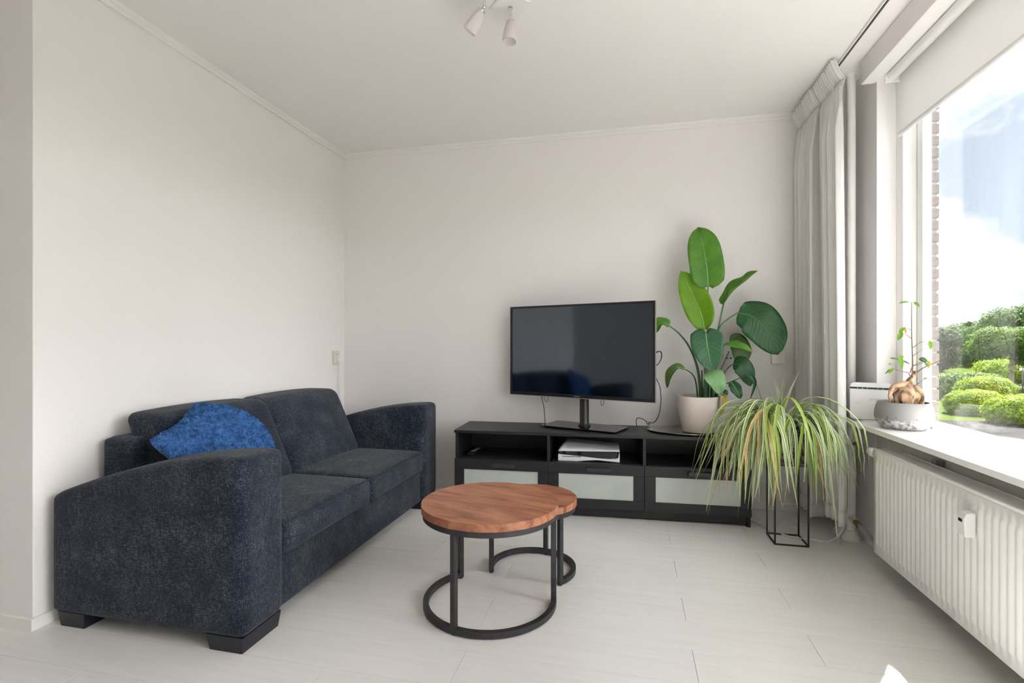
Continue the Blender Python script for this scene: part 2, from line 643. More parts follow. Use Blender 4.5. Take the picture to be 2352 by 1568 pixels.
M['leaf_dark'] = leaf_mat('bird_leaf_dark', (.022, .095, .03), (.03, .12, .035), (.055, .16, .06), 12)
M['leaf_heart'] = leaf_mat('bird_leaf_heart', (.045, .145, .065), (.06, .18, .085), (.10, .25, .12), 9)
M['leaf_pale'] = leaf_mat('bird_leaf_pale', (.20, .40, .17), (.26, .47, .22), (.33, .52, .28), 9)
M['leaf_olive'] = leaf_mat('bird_leaf_olive', (.085, .17, .035), (.11, .20, .05), (.14, .24, .07), 9)
M['rib_pale'] = mat('leaf_midrib', (.26, .42, .17), .5)
M['stem_green'] = mat('plant_stem', (.075, .17, .075), .5, noise=((20, 20, 6), (.11, .21, .10), .4, .6))
M['stem_dark'] = mat('plant_stem_dark', (.055, .085, .055), .5)
M['spider1'] = leaf_mat('spider_leaf', (.16, .33, .06), (.25, .42, .10), (.3, .5, .2), 0, (.74, .76, .50), .5, .3, .25)
M['spider2'] = leaf_mat('spider_leaf_pale', (.30, .43, .18), (.42, .53, .24), (.3, .5, .2), 0, (.74, .74, .54), .5, .3, .22)
M['spider3'] = leaf_mat('spider_leaf_lime', (.30, .46, .06), (.38, .52, .08), (.3, .5, .2), 0, (.62, .66, .26), .45, .35, .36)
M['spider4'] = leaf_mat('spider_leaf_dry', (.50, .36, .14), (.62, .47, .20), (.3, .5, .2), 0, (.70, .56, .32), .6, .25, .30)
M['ficus_leaf'] = leaf_mat('ficus_leaf', (.16, .34, .03), (.24, .44, .05), (.3, .5, .1), 0, tl=.35)
M['ficus_leaf_dark'] = leaf_mat('ficus_leaf_dark', (.06, .14, .05), (.09, .2, .06), (.3, .5, .1), 0, tl=.25)
M['ficus_yellow'] = leaf_mat('ficus_leaf_yellow', (.55, .36, .04), (.6, .42, .05), (.3, .5, .1), 0, tl=.35)

def foliage_mat(name, a, b_, c):
    m = bpy.data.materials.new(name)
    m.use_nodes = True
    t = m.node_tree
    b = t.nodes['Principled BSDF']
    o = t.nodes['Material Output']
    b.inputs['Roughness'].default_value = .6
    b.inputs['Specular IOR Level'].default_value = .04
    g = t.nodes.new('ShaderNodeNewGeometry')
    tcn = t.nodes.new('ShaderNodeTexCoord')
    nn = t.nodes.new('ShaderNodeTexNoise')
    nn.inputs['Scale'].default_value = .9
    t.links.new(tcn.outputs['Object'], nn.inputs['Vector'])
    mm = t.nodes.new('ShaderNodeMath')
    mm.operation = 'MULTIPLY_ADD'
    mm.inputs[1].default_value = .45
    t.links.new(g.outputs['Random Per Island'], mm.inputs[0])
    t.links.new(nn.outputs['Fac'], mm.inputs[2])
    r = t.nodes.new('ShaderNodeValToRGB')
    r.color_ramp.elements[0].position = .42
    r.color_ramp.elements[0].color = (*a, 1)
    r.color_ramp.elements[1].position = 1.0
    r.color_ramp.elements[1].color = (*c, 1)
    q = r.color_ramp.elements.new(.7)
    q.color = (*b_, 1)
    t.links.new(mm.outputs[0], r.inputs['Fac'])
    t.links.new(r.outputs['Color'], b.inputs['Base Color'])
    ts = t.nodes.new('ShaderNodeBsdfTranslucent')
    t.links.new(r.outputs['Color'], ts.inputs['Color'])
    ms = t.nodes.new('ShaderNodeMixShader')
    ms.inputs['Fac'].default_value = .35
    t.links.new(b.outputs[0], ms.inputs[1])
    t.links.new(ts.outputs[0], ms.inputs[2])
    t.links.new(ms.outputs[0], o.inputs['Surface'])
    return m
M['tree_a'] = foliage_mat('tree_foliage', (0.0341, 0.062, 0.0198), (0.0527, 0.0899, 0.0279), (0.0744, 0.1178, 0.0403))
M['tree_b'] = foliage_mat('tree_foliage_dark', (0.0279, 0.0496, 0.0248), (0.0403, 0.0682, 0.0322), (0.0558, 0.0868, 0.0384))
M['tree_c'] = foliage_mat('tree_foliage_light', (0.0465, 0.0837, 0.0217), (0.0713, 0.1178, 0.0279), (0.0961, 0.1488, 0.0372))
M['hedge'] = foliage_mat('hedge_foliage', (0.09, 0.15, 0.012), (0.14, 0.21, 0.017), (0.19, 0.26, 0.028))
M['lawn'] = mat('lawn', (.024, .036, .008), .9, spec=.0, noise=((.5, .5, .5), (.036, .05, .011), .35, .7, 8))

# ================================================================== THE ROOM
XL, XR, YB, ZC = -2.22, 1.27, 3.66, 2.60
XO, YR = -4.7, -4.0          # far side room, rear wall
# floor: each laminate plank a piece
fl = struct('floor', box(B(), XO, XR + .1, YR, YB, -.12, -.012), M['plank_gap'])
PW, PL = .1925, 1.213
pm = bpy.data.meshes.new('plank')
_b = B()
box(_b, .0006, PL - .0006, .0006, PW - .0006, -.012, 0, .0007, 1)
_b.to_mesh(pm); _b.free()
pm.materials.append(M['plank'])
row = -30
yy = 1.9165
for k in range(-30, 10):
    y0 = yy + k * PW
    if y0 < YR - .2 or y0 > YB - .01:
        continue
    xoff = .648 if k % 2 == 0 else .217
    for j in range(-6, 3):
        x0 = xoff + j * PL
        if x0 > XR or x0 + PL < XO:
            continue
        if y0 < -.3 or x0 + PL < -3.2:
            continue
        o = bpy.data.objects.new('plank', pm)
        COL.objects.link(o)
        o.parent = fl
        o.location = (x0, y0, 0)
# the unseen rest of the floor behind the camera
o = build('laid_boards', box(B(), XO, XR, YR, yy + PW * math.ceil((-.3 - yy) / PW) - .001, -.012, 0), M['plank'], fl)
o = build('laid_boards', box(B(), XO, -3.2 - PL * .1, -.3, 1.6, -.012, -.0004), M['plank'], fl)

struct('ceiling', box(B(), XO, 1.62, YR, YB + .1, ZC, ZC + .12), M['ceiling'])
struct('wall_back', box(B(), XL - .1, 1.62, YB, YB + .12, -.12, ZC + .12), M['wall'])
struct('wall_left', box(B(), XO, XL, 1.484, YB + .12, -.12, ZC + .12, .004), M['wall'])
struct('wall_side', box(B(), XO - .1, XO, YR, 1.484, -.12, ZC + .12), M['wall'])
struct('wall_rear', box(B(), XO, XR + .3, YR - .15, YR, -.12, ZC + .12), M['wall'])
# window wall: spandrel, pier and lintel
ZS, YJ, YW0 = .66, 3.05, -1.1
bm = B()
box(bm, XR, XR + .16, YW0 - .01, YJ, -.12, ZS)
struct('wall_right', bm, M['render_wall'])
bm = B()
box(bm, XR, XR + .22, YJ, YB + .05, -.12, ZC + .05)
box(bm, XR, XR + .22, YR, YW0, -.12, ZC + .05)
box(bm, XR, XR + .22, YW0, YJ, 2.50, ZC + .05)
struct('wall_window_pier', bm, M['wall'])
# ceiling bulkhead in front of the window
struct('trim_1', box(B(), 1.205, XR + .1, YW0, 3.075, 2.475, ZC - .001, .003), M['wall'])
# cornices
prof = [(0, 0), (0, -.034), (.004, -.038), (.010, -.038), (.013, -.030), (.013, -.018), (.020, -.014), (.024, 0)]
bm = B()
prism(bm, [(XL + a, ZC + b) for a, b in prof], 'y', 1.484, YB)
struct('trim_2', bm, M['trim'])
bm = B()
prism(bm, [(YB - a, ZC + b) for a, b in prof], 'x', XL, XR)
struct('trim_3', bm, M['trim'])
# baseboards
struct('baseboard_left', prism(B(), [(XO, 1.47), (XL + .014, 1.47), (XL + .014, YB - .012), (XL, YB - .012), (XL, 1.484), (XO, 1.484)], 'z', 0, .046, .002), M['trim'])
struct('baseboard_back', box(B(), XL + .014, XR, YB - .014, YB, 0, .046, .003), M['trim'])

# ------------------------------------------------------------------ window
XF = 1.42
wn = bpy.data.objects.new('window_1', None)
COL.objects.link(wn)
wn['kind'] = 'structure'
build('frame_post', box(B(), 1.36, 1.46, 2.985, YJ, ZS + .02, 2.5, .004), M['frame'], wn)
build('sash_stile', box(box(B(), XF, 1.462, 2.93, 2.98, .684, 2.5, .004), XF + .012, 1.456, 2.9805, 2.9845, .684, 2.5), M['frame'], wn)
build('seal', box(B(), XF + .004, XF + .012, 2.979, 2.986, .684, 2.5), M['grey_slot'], wn)
build('bottom_rail', box(box(B(), XF, 1.47, YW0, 2.935, .682, .694, .003), 1.435, 1.49, YW0, 2.935, .682, .708, .004), M['frame'], wn)
build('top_rail', box(B(), XF - .04, 1.49, YW0, 2.985, 2.43, 2.5, .004), M['frame'], wn)
build('mullion', box(B(), 1.38, 1.49, 1.05, 1.13, .684, 2.45, .005), M['frame'], wn)
build('end_post', box(B(), 1.36, 1.49, YW0, YW0 + .07, .684, 2.45, .005), M['frame'], wn)
build('pane', box(B(), 1.458, 1.464, 1.12, 2.935, .70, 2.44), M['glass'], wn)
build('pane', box(B(), 1.458, 1.464, YW0 + .06, 1.06, .70, 2.44), M['glass'], wn)
# sill board
sl = build('window_sill', box(B(), 1.15, 1.425, YW0, 3.15, .657, .682, .0025), M['sill'])
tag(sl, 'long white window sill board above the radiator', 'window sill', kind='structure')

# outer brick jamb
bw = struct('wall_outside', box(B(), 1.50, 1.572, 3.108, 3.75, -1.0, 3.6), M['mortar'])
bmesh_brick = B()
box(bmesh_brick, -.028, .028, 0, .205, 0, .052, .006, 2)
brick_me = bpy.data.meshes.new('brick')
bmesh_brick.to_mesh(brick_me); bmesh_brick.free()
brick_me.materials.append(M['brick'])
for i in range(34):
    z = .48 + i * .0635
    for j in range(3 if i % 2 == 0 else 2):
        o = bpy.data.objects.new('brick', brick_me)
        COL.objects.link(o)
        o.parent = bw
        o.location = (1.552 + rnd.uniform(-.002, .002), 3.10 + (0 if i % 2 == 0 else .0) + j * .217 + rnd.uniform(-.002, .002), z)
        o.rotation_euler = (0, 0, rnd.uniform(-.02, .02))

# ------------------------------------------------------------------ curtain rail, roller blind
cr = build('curtain_rail', box(box(B(), 1.085, 1.091, YW0, 3.64, ZC - .014, ZC), 1.103, 1.109, YW0, 3.64, ZC - .014, ZC), M['white_plastic'])
tag(cr, 'slim white curtain rail with a dark slot along the ceiling', 'curtain rail')
build('slot', box(B(), 1.091, 1.103, YW0, 3.64, ZC - .005, ZC - .0005), M['grey_slot'], cr)

bl = thing('roller_blind', 'half lowered white roller blind hanging in the window', 'blind', (0, 0, 0))
bm = B()
tube(bm, [(1.305, 2.962, 2.458), (1.305, -.5, 2.458)], .025, 20)
build('roller_tube', bm, M['white_plastic'], bl, 'auto')
bm = B()
box(bm, 1.3275, 1.330, -.48, 2.945, 2.158, 2.46)
build('fabric', bm, M['blind'], bl)
bm = B()
tube(bm, [(1.3285, 2.95, 2.150), (1.3285, -.48, 2.150)], .009, 12, flat=1.4)
build('bottom_bar', bm, M['white_plastic'], bl, 'auto')
build('bracket', box(B(), 1.272, 1.345, 2.963, 2.972, 2.425, 2.487, .003), M['white_plastic'], bl)

# ------------------------------------------------------------------ curtains
def curtain(name, label, y0, y1, x0, ztop, zbot, folds, hf, seed, flare, y1b, y0b, xb):
    r2 = random.Random(seed)
    t = thing(name, label, 'curtain', (x0, (y0 + y1) / 2, zbot), 0, 'white curtains gathered in the corner')
    L = Vector((x0, (y0 + y1) / 2, zbot))
    ph = [r2.uniform(0, 6.28) for _ in range(5)]
    nc, nr = 260, 44
    HD = .105
    def pt(s, z):
        d = ztop - z
        f = min(1, max(0, (d - HD) / .25))
        low = min(1, d / (ztop - zbot))
        yy_ = (y0 + (y0b - y0) * low) + ((y1 + (y1b - y1) * low) - (y0 + (y0b - y0) * low)) * s
        xx = x0 + (xb - x0) * low
        A = .026 + .009 * math.sin(s * 9 + ph[0])
        wv = math.sin(2 * math.pi * folds * s + ph[1] + .5 * math.sin(s * 11 + ph[2]) + .25 * low)
        wv += .35 * math.sin(2 * math.pi * folds * 2.3 * s + ph[3])
        hp = math.sin(2 * math.pi * hf * s)
        hp = math.copysign(abs(hp) ** .6, hp)
        lean = flare * max(0, 1 - d / HD)
        pinch = .012 * math.exp(-((d - HD) / .03) ** 2)
        xx += f * A * wv + (1 - f) * .011 * hp - lean + pinch
        yy_ += f * .010 * math.cos(2 * math.pi * folds * s + ph[4])
        return (xx - L.x, yy_ - L.y, z - L.z)
    def sheet(nm, za, zb, rows, off=0):
        V, Fc = [], []
        for i in range(rows + 1):
            z = za + (zb - za) * i / rows
            for j in range(nc + 1):
                p = pt(j / nc, z)
                V.append((p[0] - off, p[1], p[2]))
        for i in range(rows):
            for j in range(nc):
                a = i * (nc + 1) + j
                Fc.append((a, a + 1, a + nc + 2, a + nc + 1))
        o = mesh_py(nm, V, Fc, M['curtain'], t, True)
        md = o.modifiers.new('thick', 'SOLIDIFY')
        md.thickness = .0022
        return o
    sheet('header', ztop, ztop - HD, 8, .003)
    sheet('cloth', ztop - HD + .004, zbot + .075, nr)
    sheet('hem', zbot + .078, zbot, 3, .002)
    return t
curtain('curtain', 'white curtain panel tucked into the back corner beside the wall', 3.27, 3.615, 1.06, 2.575, .075, 6.3, 13, 3, .030, 3.615, 3.30, 1.075)
curtain('curtain', 'white curtain panel nearer the window beside the heating pipes', 2.97, 3.285, 1.075, 2.58, .125, 6.0, 12, 11, .034, 3.30, 3.02, 1.115)

# ------------------------------------------------------------------ heating pipes
def riser(x, y, label):
    t = thing('heating_pipe', label, 'pipe', (x, y, 0))
    bm = B()
    tube(bm, [(0, 0, .01), (0, 0, ZC)], .0215, 20)
    build('riser', bm, M['trim'], t, 'auto')
    lathe_b = lathe(B(), [(.0218, .056), (.026, .053), (.031, .038), (.042, .017), (.046, .010), (.046, 0), (0, 0)], seg=28)
    build('floor_collar', lathe_b, M['trim'], t, 'auto')
    lathe_b = lathe(B(), [(.0218, ZC - .012), (.028, ZC - .010), (.028, ZC), (0, ZC)], seg=24)
    build('ceiling_collar', lathe_b, M['trim'], t, 'auto')
    return t
hp1 = riser(1.205, 3.195, 'white vertical heating pipe nearest the radiator')
hp2 = riser(1.200, 3.305, 'white vertical heating pipe tucked behind the curtain')
# upper and lower branches
bm = B()
tube(bm, [(.0, .0, .545), (.0, -.05, .545)], .016, 14)
build('branch_tee', bm, M['trim'], hp1, 'auto')
bm = B()
tube(bm, [(0, -.048, .545), (0, -.085, .545)], .0135, 8)
build('brass_coupling', bm, M['brass'], hp1, 'auto')
bm = B()
tube(bm, [(0, -.08, .545), (-.005, -.2, .557), (-.02, -.42, .562)], .0075, 10, n=10)
build('feed_pipe', bm, M['grey_pipe'], hp1, 'auto')
bm = B()
tube(bm, [(.0, .0, .125), (.0, -.06, .118)], .019, 14)
build('branch_tee', bm, M['trim'], hp1, 'auto')
bm = B()
tube(bm, [(0, -.058, .118), (0, -.10, .112)], .0165, 8)
build('brass_coupling', bm, M['brass'], hp1, 'auto')
bm = B()
tube(bm, [(0, -.095, .112), (-.004, -.2, .105), (-.008, -.30, .100), (-.01, -.44, .098)], .0115, 10, n=10)
build('return_pipe', bm, M['grey_pipe'], hp1, 'auto')

# ------------------------------------------------------------------ radiator
RX, RY0, RY1, RZ0, RZ1 = 1.14, .55, 2.765, .094, .594
rad = thing('radiator', 'long white ribbed panel radiator under the window sill', 'radiator', (1.19, (RY0 + RY1) / 2, RZ0))
OX, OY = 1.19, (RY0 + RY1) / 2
pitch = .0345
nrib = int((RY1 - RY0 - .03) / pitch)
def ribpanel(nm, xf, sgn):
    V, Fc = [], []
    ys = [RY0]
    st = (RY1 - RY0 - nrib * pitch) / 2
    prof_ = [0, .12, .22, .34, .5, .66, .78, .88]
    hts = [0, 0, .3, .9, 1, .9, .3, 0]
    yv, hv = [RY0], [0]
    for k in range(nrib):
        for a, h in zip(prof_, hts):
            yv.append(RY0 + st + (k + a) * pitch)
            hv.append(h)
    yv.append(RY1); hv.append(0)
    zz = [(RZ0, .0, -.010), (RZ0 + .004, 0, 0), (RZ0 + .040, 0, 0), (RZ0 + .056, 1, 0), (RZ1 - .066, 1, 0), (RZ1 - .050, 0, 0), (RZ1 - .014, 0, 0), (RZ1 - .012, 0, -.002), (RZ1 - .003, 0, 0), (RZ1, 0, -.004)]
    for z, a, off in zz:
        for y, h in zip(yv, hv):
            # raised between the grooves: ribs stand proud
            V.append((xf - OX + sgn * (-.0075 * a * h - off * 1.0 * (1 if off else 0)), y - OY, z - RZ0))
    n = len(yv)
    for i in range(len(zz) - 1):
        for j in range(n - 1):
            a = i * n + j
            Fc.append((a, a + 1, a + n + 1, a + n))
    o = mesh_py(nm, V, Fc, M['radiator'], rad, True)
    o.data.set_sharp_from_angle(angle=R(50))
    md = o.modifiers.new('thick', 'SOLIDIFY')
    md.thickness = .0015
    return o
ribpanel('front_panel', RX, 1)
bm = B()
box(bm, RX + .008 - OX, RX + .090 - OX, RY0 + .01 - OY, RY1 - .01 - OY, .03, .46)
build('convector', bm, M['rad_dark'], rad)
bm = B()
for k in range(int((RY1 - RY0) / .009)):
    y = RY0 + .004 + k * .009
    box(bm, RX + .010 - OX, RX + .084 - OX, y - OY, y + .004 - OY, RZ1 - .012 - RZ0, RZ1 - .004 - RZ0)
g = build('top_grille', bm, M['radiator'], rad)
g['kind'] = 'stuff'
build('back_panel', box(B(), RX + .084 - OX, RX + .096 - OX, RY0 - OY, RY1 - OY, 0, RZ1 - RZ0 - .002, .003), M['radiator'], rad)
for y in (RY0, RY1 - .004):
    build('end_panel', box(B(), RX + .006 - OX, RX + .09 - OX, y - OY, y + .004 - OY, .01, RZ1 - RZ0 - .003, .0015), M['radiator'], rad)
# meter
mt = build('heat_meter', prism(B(), [(RX - .008 - OX, .345), (RX - .040 - OX, .345), (RX - .042 - OX, .408), (RX - .034 - OX, .425), (RX - .008 - OX, .428)], 'y', 2.014 - OY, 2.056 - OY, .003), M['white_plastic'], rad)
build('display', box(B(), RX - .0432 - OX, RX - .040 - OX, 2.026 - OY, 2.045 - OY, .393, .403), M['grey_slot'], mt)
# thermostat valve
vb = B()
tube(vb, [(-.030, RY1 + .004 - OY, .468), (-.030, RY1 + .030 - OY, .468)], .012, 16)
build('valve_body', vb, M['chrome'], rad, 'auto')
vb = B()
lathe(vb, [(0, 0), (.020, 0), (.023, .004), (.0225, .035), (.019, .058), (.012, .064), (0, .065)], seg=24, M=Matrix.Translation((-.030, RY1 + .028 - OY, .468)) @ Matrix.Rotation(R(-90), 4, 'X'))
build('valve_head', vb, M['white_plastic'], rad, 'auto')
vb = B()
tube(vb, [(-.01, RY1 - .02 - OY, .03), (-.01, RY1 - .02 - OY, .0)], .014, 12)
build('drain_valve', vb, M['grey_pipe'], rad, 'auto')
for y in (2.45, 1.4):
    build('wall_bracket', box(B(), RX + .094 - OX, XR - .004 - OX, y - OY, y + .03 - OY, .40, .515, .003), M['rad_dark'], rad)

# ================================================================== SOFA
SX0, SX1, SY0, SY1 = -2.185, -1.31, 1.515, 3.35
AW = .225
sofa = thing('sofa', 'charcoal navy woven two seat sofa against the white wall', 'sofa', (SX0, SY0, 0))
S0 = Vector((SX0, SY0, 0))
D = SX1 - SX0
def arm_warp(zb):
    def f(c):
        x = c.x / D
        top = .505 + .185 * math.sin(min(1, max(0, x)) * math.pi / 2 * .98) ** .92
        k = (c.z - zb) / (.69 - zb)
        return (c.x, c.y, zb + (top - zb) * k)
    return f
for y0 in (0, SY1 - SY0 - AW):
    bm = B()
    soft(bm, 0, D, y0, y0 + AW, .052, .69, .035, 16, (.004, .004, .004), arm_warp(.052))
    build('armrest', bm, M['sofa'], sofa, True)
LY = SY1 - SY0
bm = B()
soft(bm, .02, D - .03, AW - .02, LY - AW + .02, .052, .268, .012, 10)
build('seat_base', bm, M['sofa'], sofa, True)
bm = B()
soft(bm, .0, .17, .20, LY - .20, .06, .695, .025, 10, (.004, 0, 0), lambda c: (c.x + (.0 if c.x < .05 else (.695 - c.z) * .10), c.y, c.z))
build('back_frame', bm, M['sofa'], sofa, True)
CW = (LY - 2 * AW) / 2
for k in range(2):
    ya = AW + k * CW + .004
    yb = AW + (k + 1) * CW - .004
    bm = B()
    soft(bm, .25, D - .002, ya, yb, .258, .393, .030, 16, (.012, 0, .020))
    cu = build('seat_cushion', bm, M['sofa'], sofa, True)
    for zz, xo in ((.385, D - .012), (.266, D - .010)):
        bm = B()
        pts = [(xo - .25, ya + .007, zz), (xo - .03, ya + .010, zz)] + [(xo + .009 * math.sin(math.pi * i / 10), ya + .02 + (yb - ya - .04) * i / 10, zz + .004 * math.sin(math.pi * i / 10)) for i in range(11)] + [(xo - .03, yb - .010, zz), (xo - .25, yb - .007, zz)]
        tube(bm, pts, .0032, 6)
        build('piping', bm, M['piping'], cu, True)
    # back cushion, leaning
    bm = B()
    def lean(c, ya=ya, yb=yb):
        k_ = (c.z - .36) / .42
        sag = .007 * math.sin(math.pi * max(0, min(1, (c.y - ya) / (yb - ya))))
        return (c.x - .19 * k_ ** 1.0, c.y + (.0 if abs(k_) < .5 else 0), c.z + sag * max(0, k_))
    soft(bm, .22, .44, ya + (.0 if k else .028), yb + (.006 if k == 0 else -.004), .375, .790, .046, 16, (.022, 0, .004), lean)
    bc = build('back_cushion', bm, M['sofa'], sofa, True)
# legs: tapered corner blocks
def leg(x0, x1, y0, y1):
    bm = B()
    t_ = .012
    V = [(x0, y0, .056), (x1, y0, .056), (x1, y1, .056), (x0, y1, .056), (x0 + t_, y0 + t_ * .4, 0), (x1 - t_ * .4, y0 + t_ * .4, 0), (x1 - t_ * .4, y1 - t_, 0), (x0 + t_, y1 - t_, 0)]
    vs = [bm.verts.new(v) for v in V]
    for f in ((0, 1, 2, 3), (7, 6, 5, 4), (0, 4, 5, 1), (1, 5, 6, 2), (2, 6, 7, 3), (3, 7, 4, 0)):
        bm.faces.new([vs[i] for i in f])
    build('leg', bm, M['leg_plastic'], sofa)
leg(.025, .155, .012, .15)
leg(D - .165, D - .012, .012, .215)
leg(.025, .155, LY - .15, LY - .012)
leg(D - .165, D - .012, LY - .215, LY - .012)
# sofa is in world coordinates relative to its corner already

# ------------------------------------------------------------------ blue cushion
def blue_cushion():
    A, Bc, C, Dd = Vector((-1.865, 1.620, .712)), Vector((-1.915, 1.905, .850)), Vector((-1.62, 2.10, .44)), Vector((-1.66, 1.80, .44))
    org = Vector((-1.72, 1.95, .41))
    n = ((Dd - A).cross(Bc - A)).normalized()
    if n.z < 0:
        n = -n
    t = thing('cushion', 'fluffy blue throw cushion slumped behind the sofa armrest', 'cushion', org)
    N = 44
    def surf(s, q, side):
        e = 16 * s * (1 - s) * q * (1 - q)
        # edges pull inwards between the corners, the top edge bows out
        ss = .5 + (s - .5) * (1 - .09 * math.sin(math.pi * q) * (s < .5))
        qq = .5 + (q - .5) * (1 - .16 * math.sin(math.pi * s) * (q < .5))
        k_ = (abs(2 * s - 1) * abs(2 * q - 1)) ** 3 * .13
        ss, qq = ss + (.5 - ss) * k_, qq + (.5 - qq) * k_
        p = A.lerp(Bc, ss).lerp(Dd.lerp(C, ss), qq)
        p = p + Vector((.075, .050, .062)) * (s ** 1.6 * math.sin(math.pi * q) ** 1.1)
        th = (.066 if side > 0 else .034) * e ** .30
        th *= 1 + .06 * math.sin(7 * s + 3 * q)
        # a soft crest running across the cover
        p = p + n * (.022 * math.exp(-((s - .55 + .25 * q) / .13) ** 2) * math.sin(math.pi * min(1, q + .15)))
        p.z -= .012 * math.sin(math.pi * s) * (1 - q)
        return p + n * th * side - org
    def patch(nm, side, mt_):
        V = [surf(i / N, j / N, side) for i in range(N + 1) for j in range(N + 1)]
        Fc = []
        for i in range(N):
            for j in range(N):
                a = i * (N + 1) + j
                f = (a, a + 1, a + N + 2, a + N + 1)
                Fc.append(f if side < 0 else f[::-1])
        return mesh_py(nm, [tuple(v) for v in V], Fc, mt_, t, True)
    patch('front_cover', 1, M['blue_pile'])
    patch('back_cover', -1, M['blue_plain'])
    r2 = random.Random(5)
    V, Fc = [], []
    for _ in range(24000):
        s, q = r2.random(), r2.random()
        if r2.random() < .10:
            if r2.random() < .5:
                s = r2.choice((.004, .996))
            else:
                q = r2.choice((.004, .996))
        p = surf(s, q, 1)
        p1 = surf(min(1, s + .01), q, 1)
        p2 = surf(s, min(1, q + .01), 1)
        nn = (p1 - p).cross(p2 - p)
        if nn.length < 1e-9:
            nn = n.copy()
        nn.normalize()
        if nn.dot(n) < 0:
            nn = -nn
        cl = mnoise.noise_vector(Vector((s * 16, q * 22, 0)))
        tn = (Vector((r2.uniform(-1, 1), r2.uniform(-1, 1), r2.uniform(-1, .4))) * .55 + Vector(cl) * 1.3)
        d = (nn * 1.1 + tn).normalized()
        l = r2.uniform(.006, .012)
        sd = d.cross(nn)
        sd = (sd if sd.length > 1e-5 else d.orthogonal()).normalized() * r2.uniform(.0010, .0018)
        mid = p + d * l * .6 + nn * .001
        tip = p + (d + tn * .5).normalized() * l + Vector((0, 0, -.002))
        b0 = len(V)
        V += [tuple(p - sd), tuple(p + sd), tuple(mid + sd * 1.15), tuple(mid - sd * 1.15), tuple(tip)]
        Fc += [(b0, b0 + 1, b0 + 2, b0 + 3), (b0 + 3, b0 + 2, b0 + 4)]
    o = mesh_py('pile', V, Fc, M['blue_pile'], t, True)
    o['kind'] = 'stuff'
blue_cushion()

# ================================================================== COFFEE TABLES
def coffee_table(label, cx, cy, rtop, rleg, ztop, angs, arc, grain):
    t = thing('coffee_table', label, 'table', (cx, cy, 0), 0, 'nesting coffee tables')
    th = .030
    nb = 4
    wb = 2 * rtop / nb
    top = bpy.data.objects.new('tabletop', None)
    COL.objects.link(top)
    top.parent = t
    top.rotation_euler = (0, 0, grain)
    for k in range(nb):
        a, b = -rtop + k * wb + .00006, -rtop + (k + 1) * wb - .00006
        poly = []
        a_, b_ = max(a, -rtop * .9999), min(b, rtop * .9999)
        for i in range(15):
            y = a_ + (b_ - a_) * i / 14
            poly.append((math.sqrt(max(0, rtop ** 2 - y * y)), y))
        for i in range(15):
            y = b_ + (a_ - b_) * i / 14
            poly.append((-math.sqrt(max(0, rtop ** 2 - y * y)), y))
        bm = B()
        prism(bm, poly, 'z', ztop - th, ztop)
        bmesh.ops.remove_doubles(bm, verts=bm.verts[:], dist=.0004)
        es = [e for e in bm.edges if abs(e.verts[0].co.z - ztop) < 1e-5 and abs(e.verts[1].co.z - ztop) < 1e-5 and len(e.link_faces) == 2 and any(abs(f.normal.z) < .5 for f in e.link_faces)]
        bmesh.ops.bevel(bm, geom=es, offset=.0006, segments=1, profile=.5, affect='EDGES')
        build('board', bm, M['wood'], top)
    # rim band
    def band(r0, r1, z0, z1, a0, a1, n=72):
        bm = B()
        closed = abs(a1 - a0) > 6.28
        V = []
        for i in range(n + (0 if closed else 1)):
            a = a0 + (a1 - a0) * i / n
            c, s = math.cos(a), math.sin(a)
            V.append([bm.verts.new((r * c, r * s, z)) for r, z in ((r0, z0), (r1, z0), (r1, z1), (r0, z1))])
        m_ = len(V)
        for i in range(m_ if closed else m_ - 1):
            a, b = V[i], V[(i + 1) % m_]
            for j in range(4):
                bm.faces.new((a[j], a[(j + 1) % 4], b[(j + 1) % 4], b[j]))
        if not closed:
            bm.faces.new(V[0][::-1]); bm.faces.new(V[-1])
        return bm
    build('rim_band', band(rtop - .030, rtop - .006, ztop - th - .024, ztop - th, 0, 2 * math.pi), M['black_metal'], t, 'auto')
    build('base_ring', band(rleg - .011, rleg + .011, .006, .028, R(arc[0]), R(arc[1])), M['black_metal'], t, 'auto')
    for a in angs:
        bm = B()
        box(bm, rleg - .011, rleg + .011, -.011, .011, .006, ztop - th - .004, .0015, 1)
        lg = build('leg', bm, M['black_metal'], t)
        lg.rotation_euler = (0, 0, R(a))
        ft = lathe(B(), [(0, 0), (.007, 0), (.008, .002), (.008, .007), (0, .007)], cx=rleg, seg=12)
        build('foot', ft, M['black_plastic'], lg, 'auto')
    return t
coffee_table('larger round wooden coffee table on a black C shaped frame, in front', -.574, 2.075, .287, .268, .430, (13, 136, 255), (134, 375), R(-17))
coffee_table('smaller round wooden table nested behind and under the larger one', -.458, 2.419, .213, .198, .357, (80, 200.6, 320.3), (-41.5, 202.5), R(-8))

# ================================================================== TV BENCH
TBA = R(2.85)
tb = thing('tv_bench', 'long black low tv bench with frosted glass doors along the back wall', 'tv bench', (-1.117, 3.156, 0), TBA)
TW, TD, TH = 1.825, .395, .53
build('top_panel', box(B(), 0, TW, 0, TD, TH - .019, TH, .0015), M['black_wood'], tb)
for x in (.003, TW - .022):
    build('side_panel', box(B(), x, x + .019, .022, TD, 0, TH - .0195, .001), M['black_wood'], tb)
XD = [.003, .617, 1.208, TW - .003]
for x in XD[1:3]:
    build('divider', box(B(), x - .009, x + .009, .008, TD - .01, .068, TH - .0195, .001), M['black_wood'], tb)
for i in range(3):
    build('niche_floor', box(B(), XD[i] + .0192, XD[i + 1] - (.0095 if i < 2 else .0192), .022, TD - .01, .330, .346, .001), M['black_wood'], tb)
    build('cabinet_floor', box(B(), XD[i] + .0192, XD[i + 1] - (.0095 if i < 2 else .0192), .022, TD - .01, .068, .084, .001), M['black_wood'], tb)
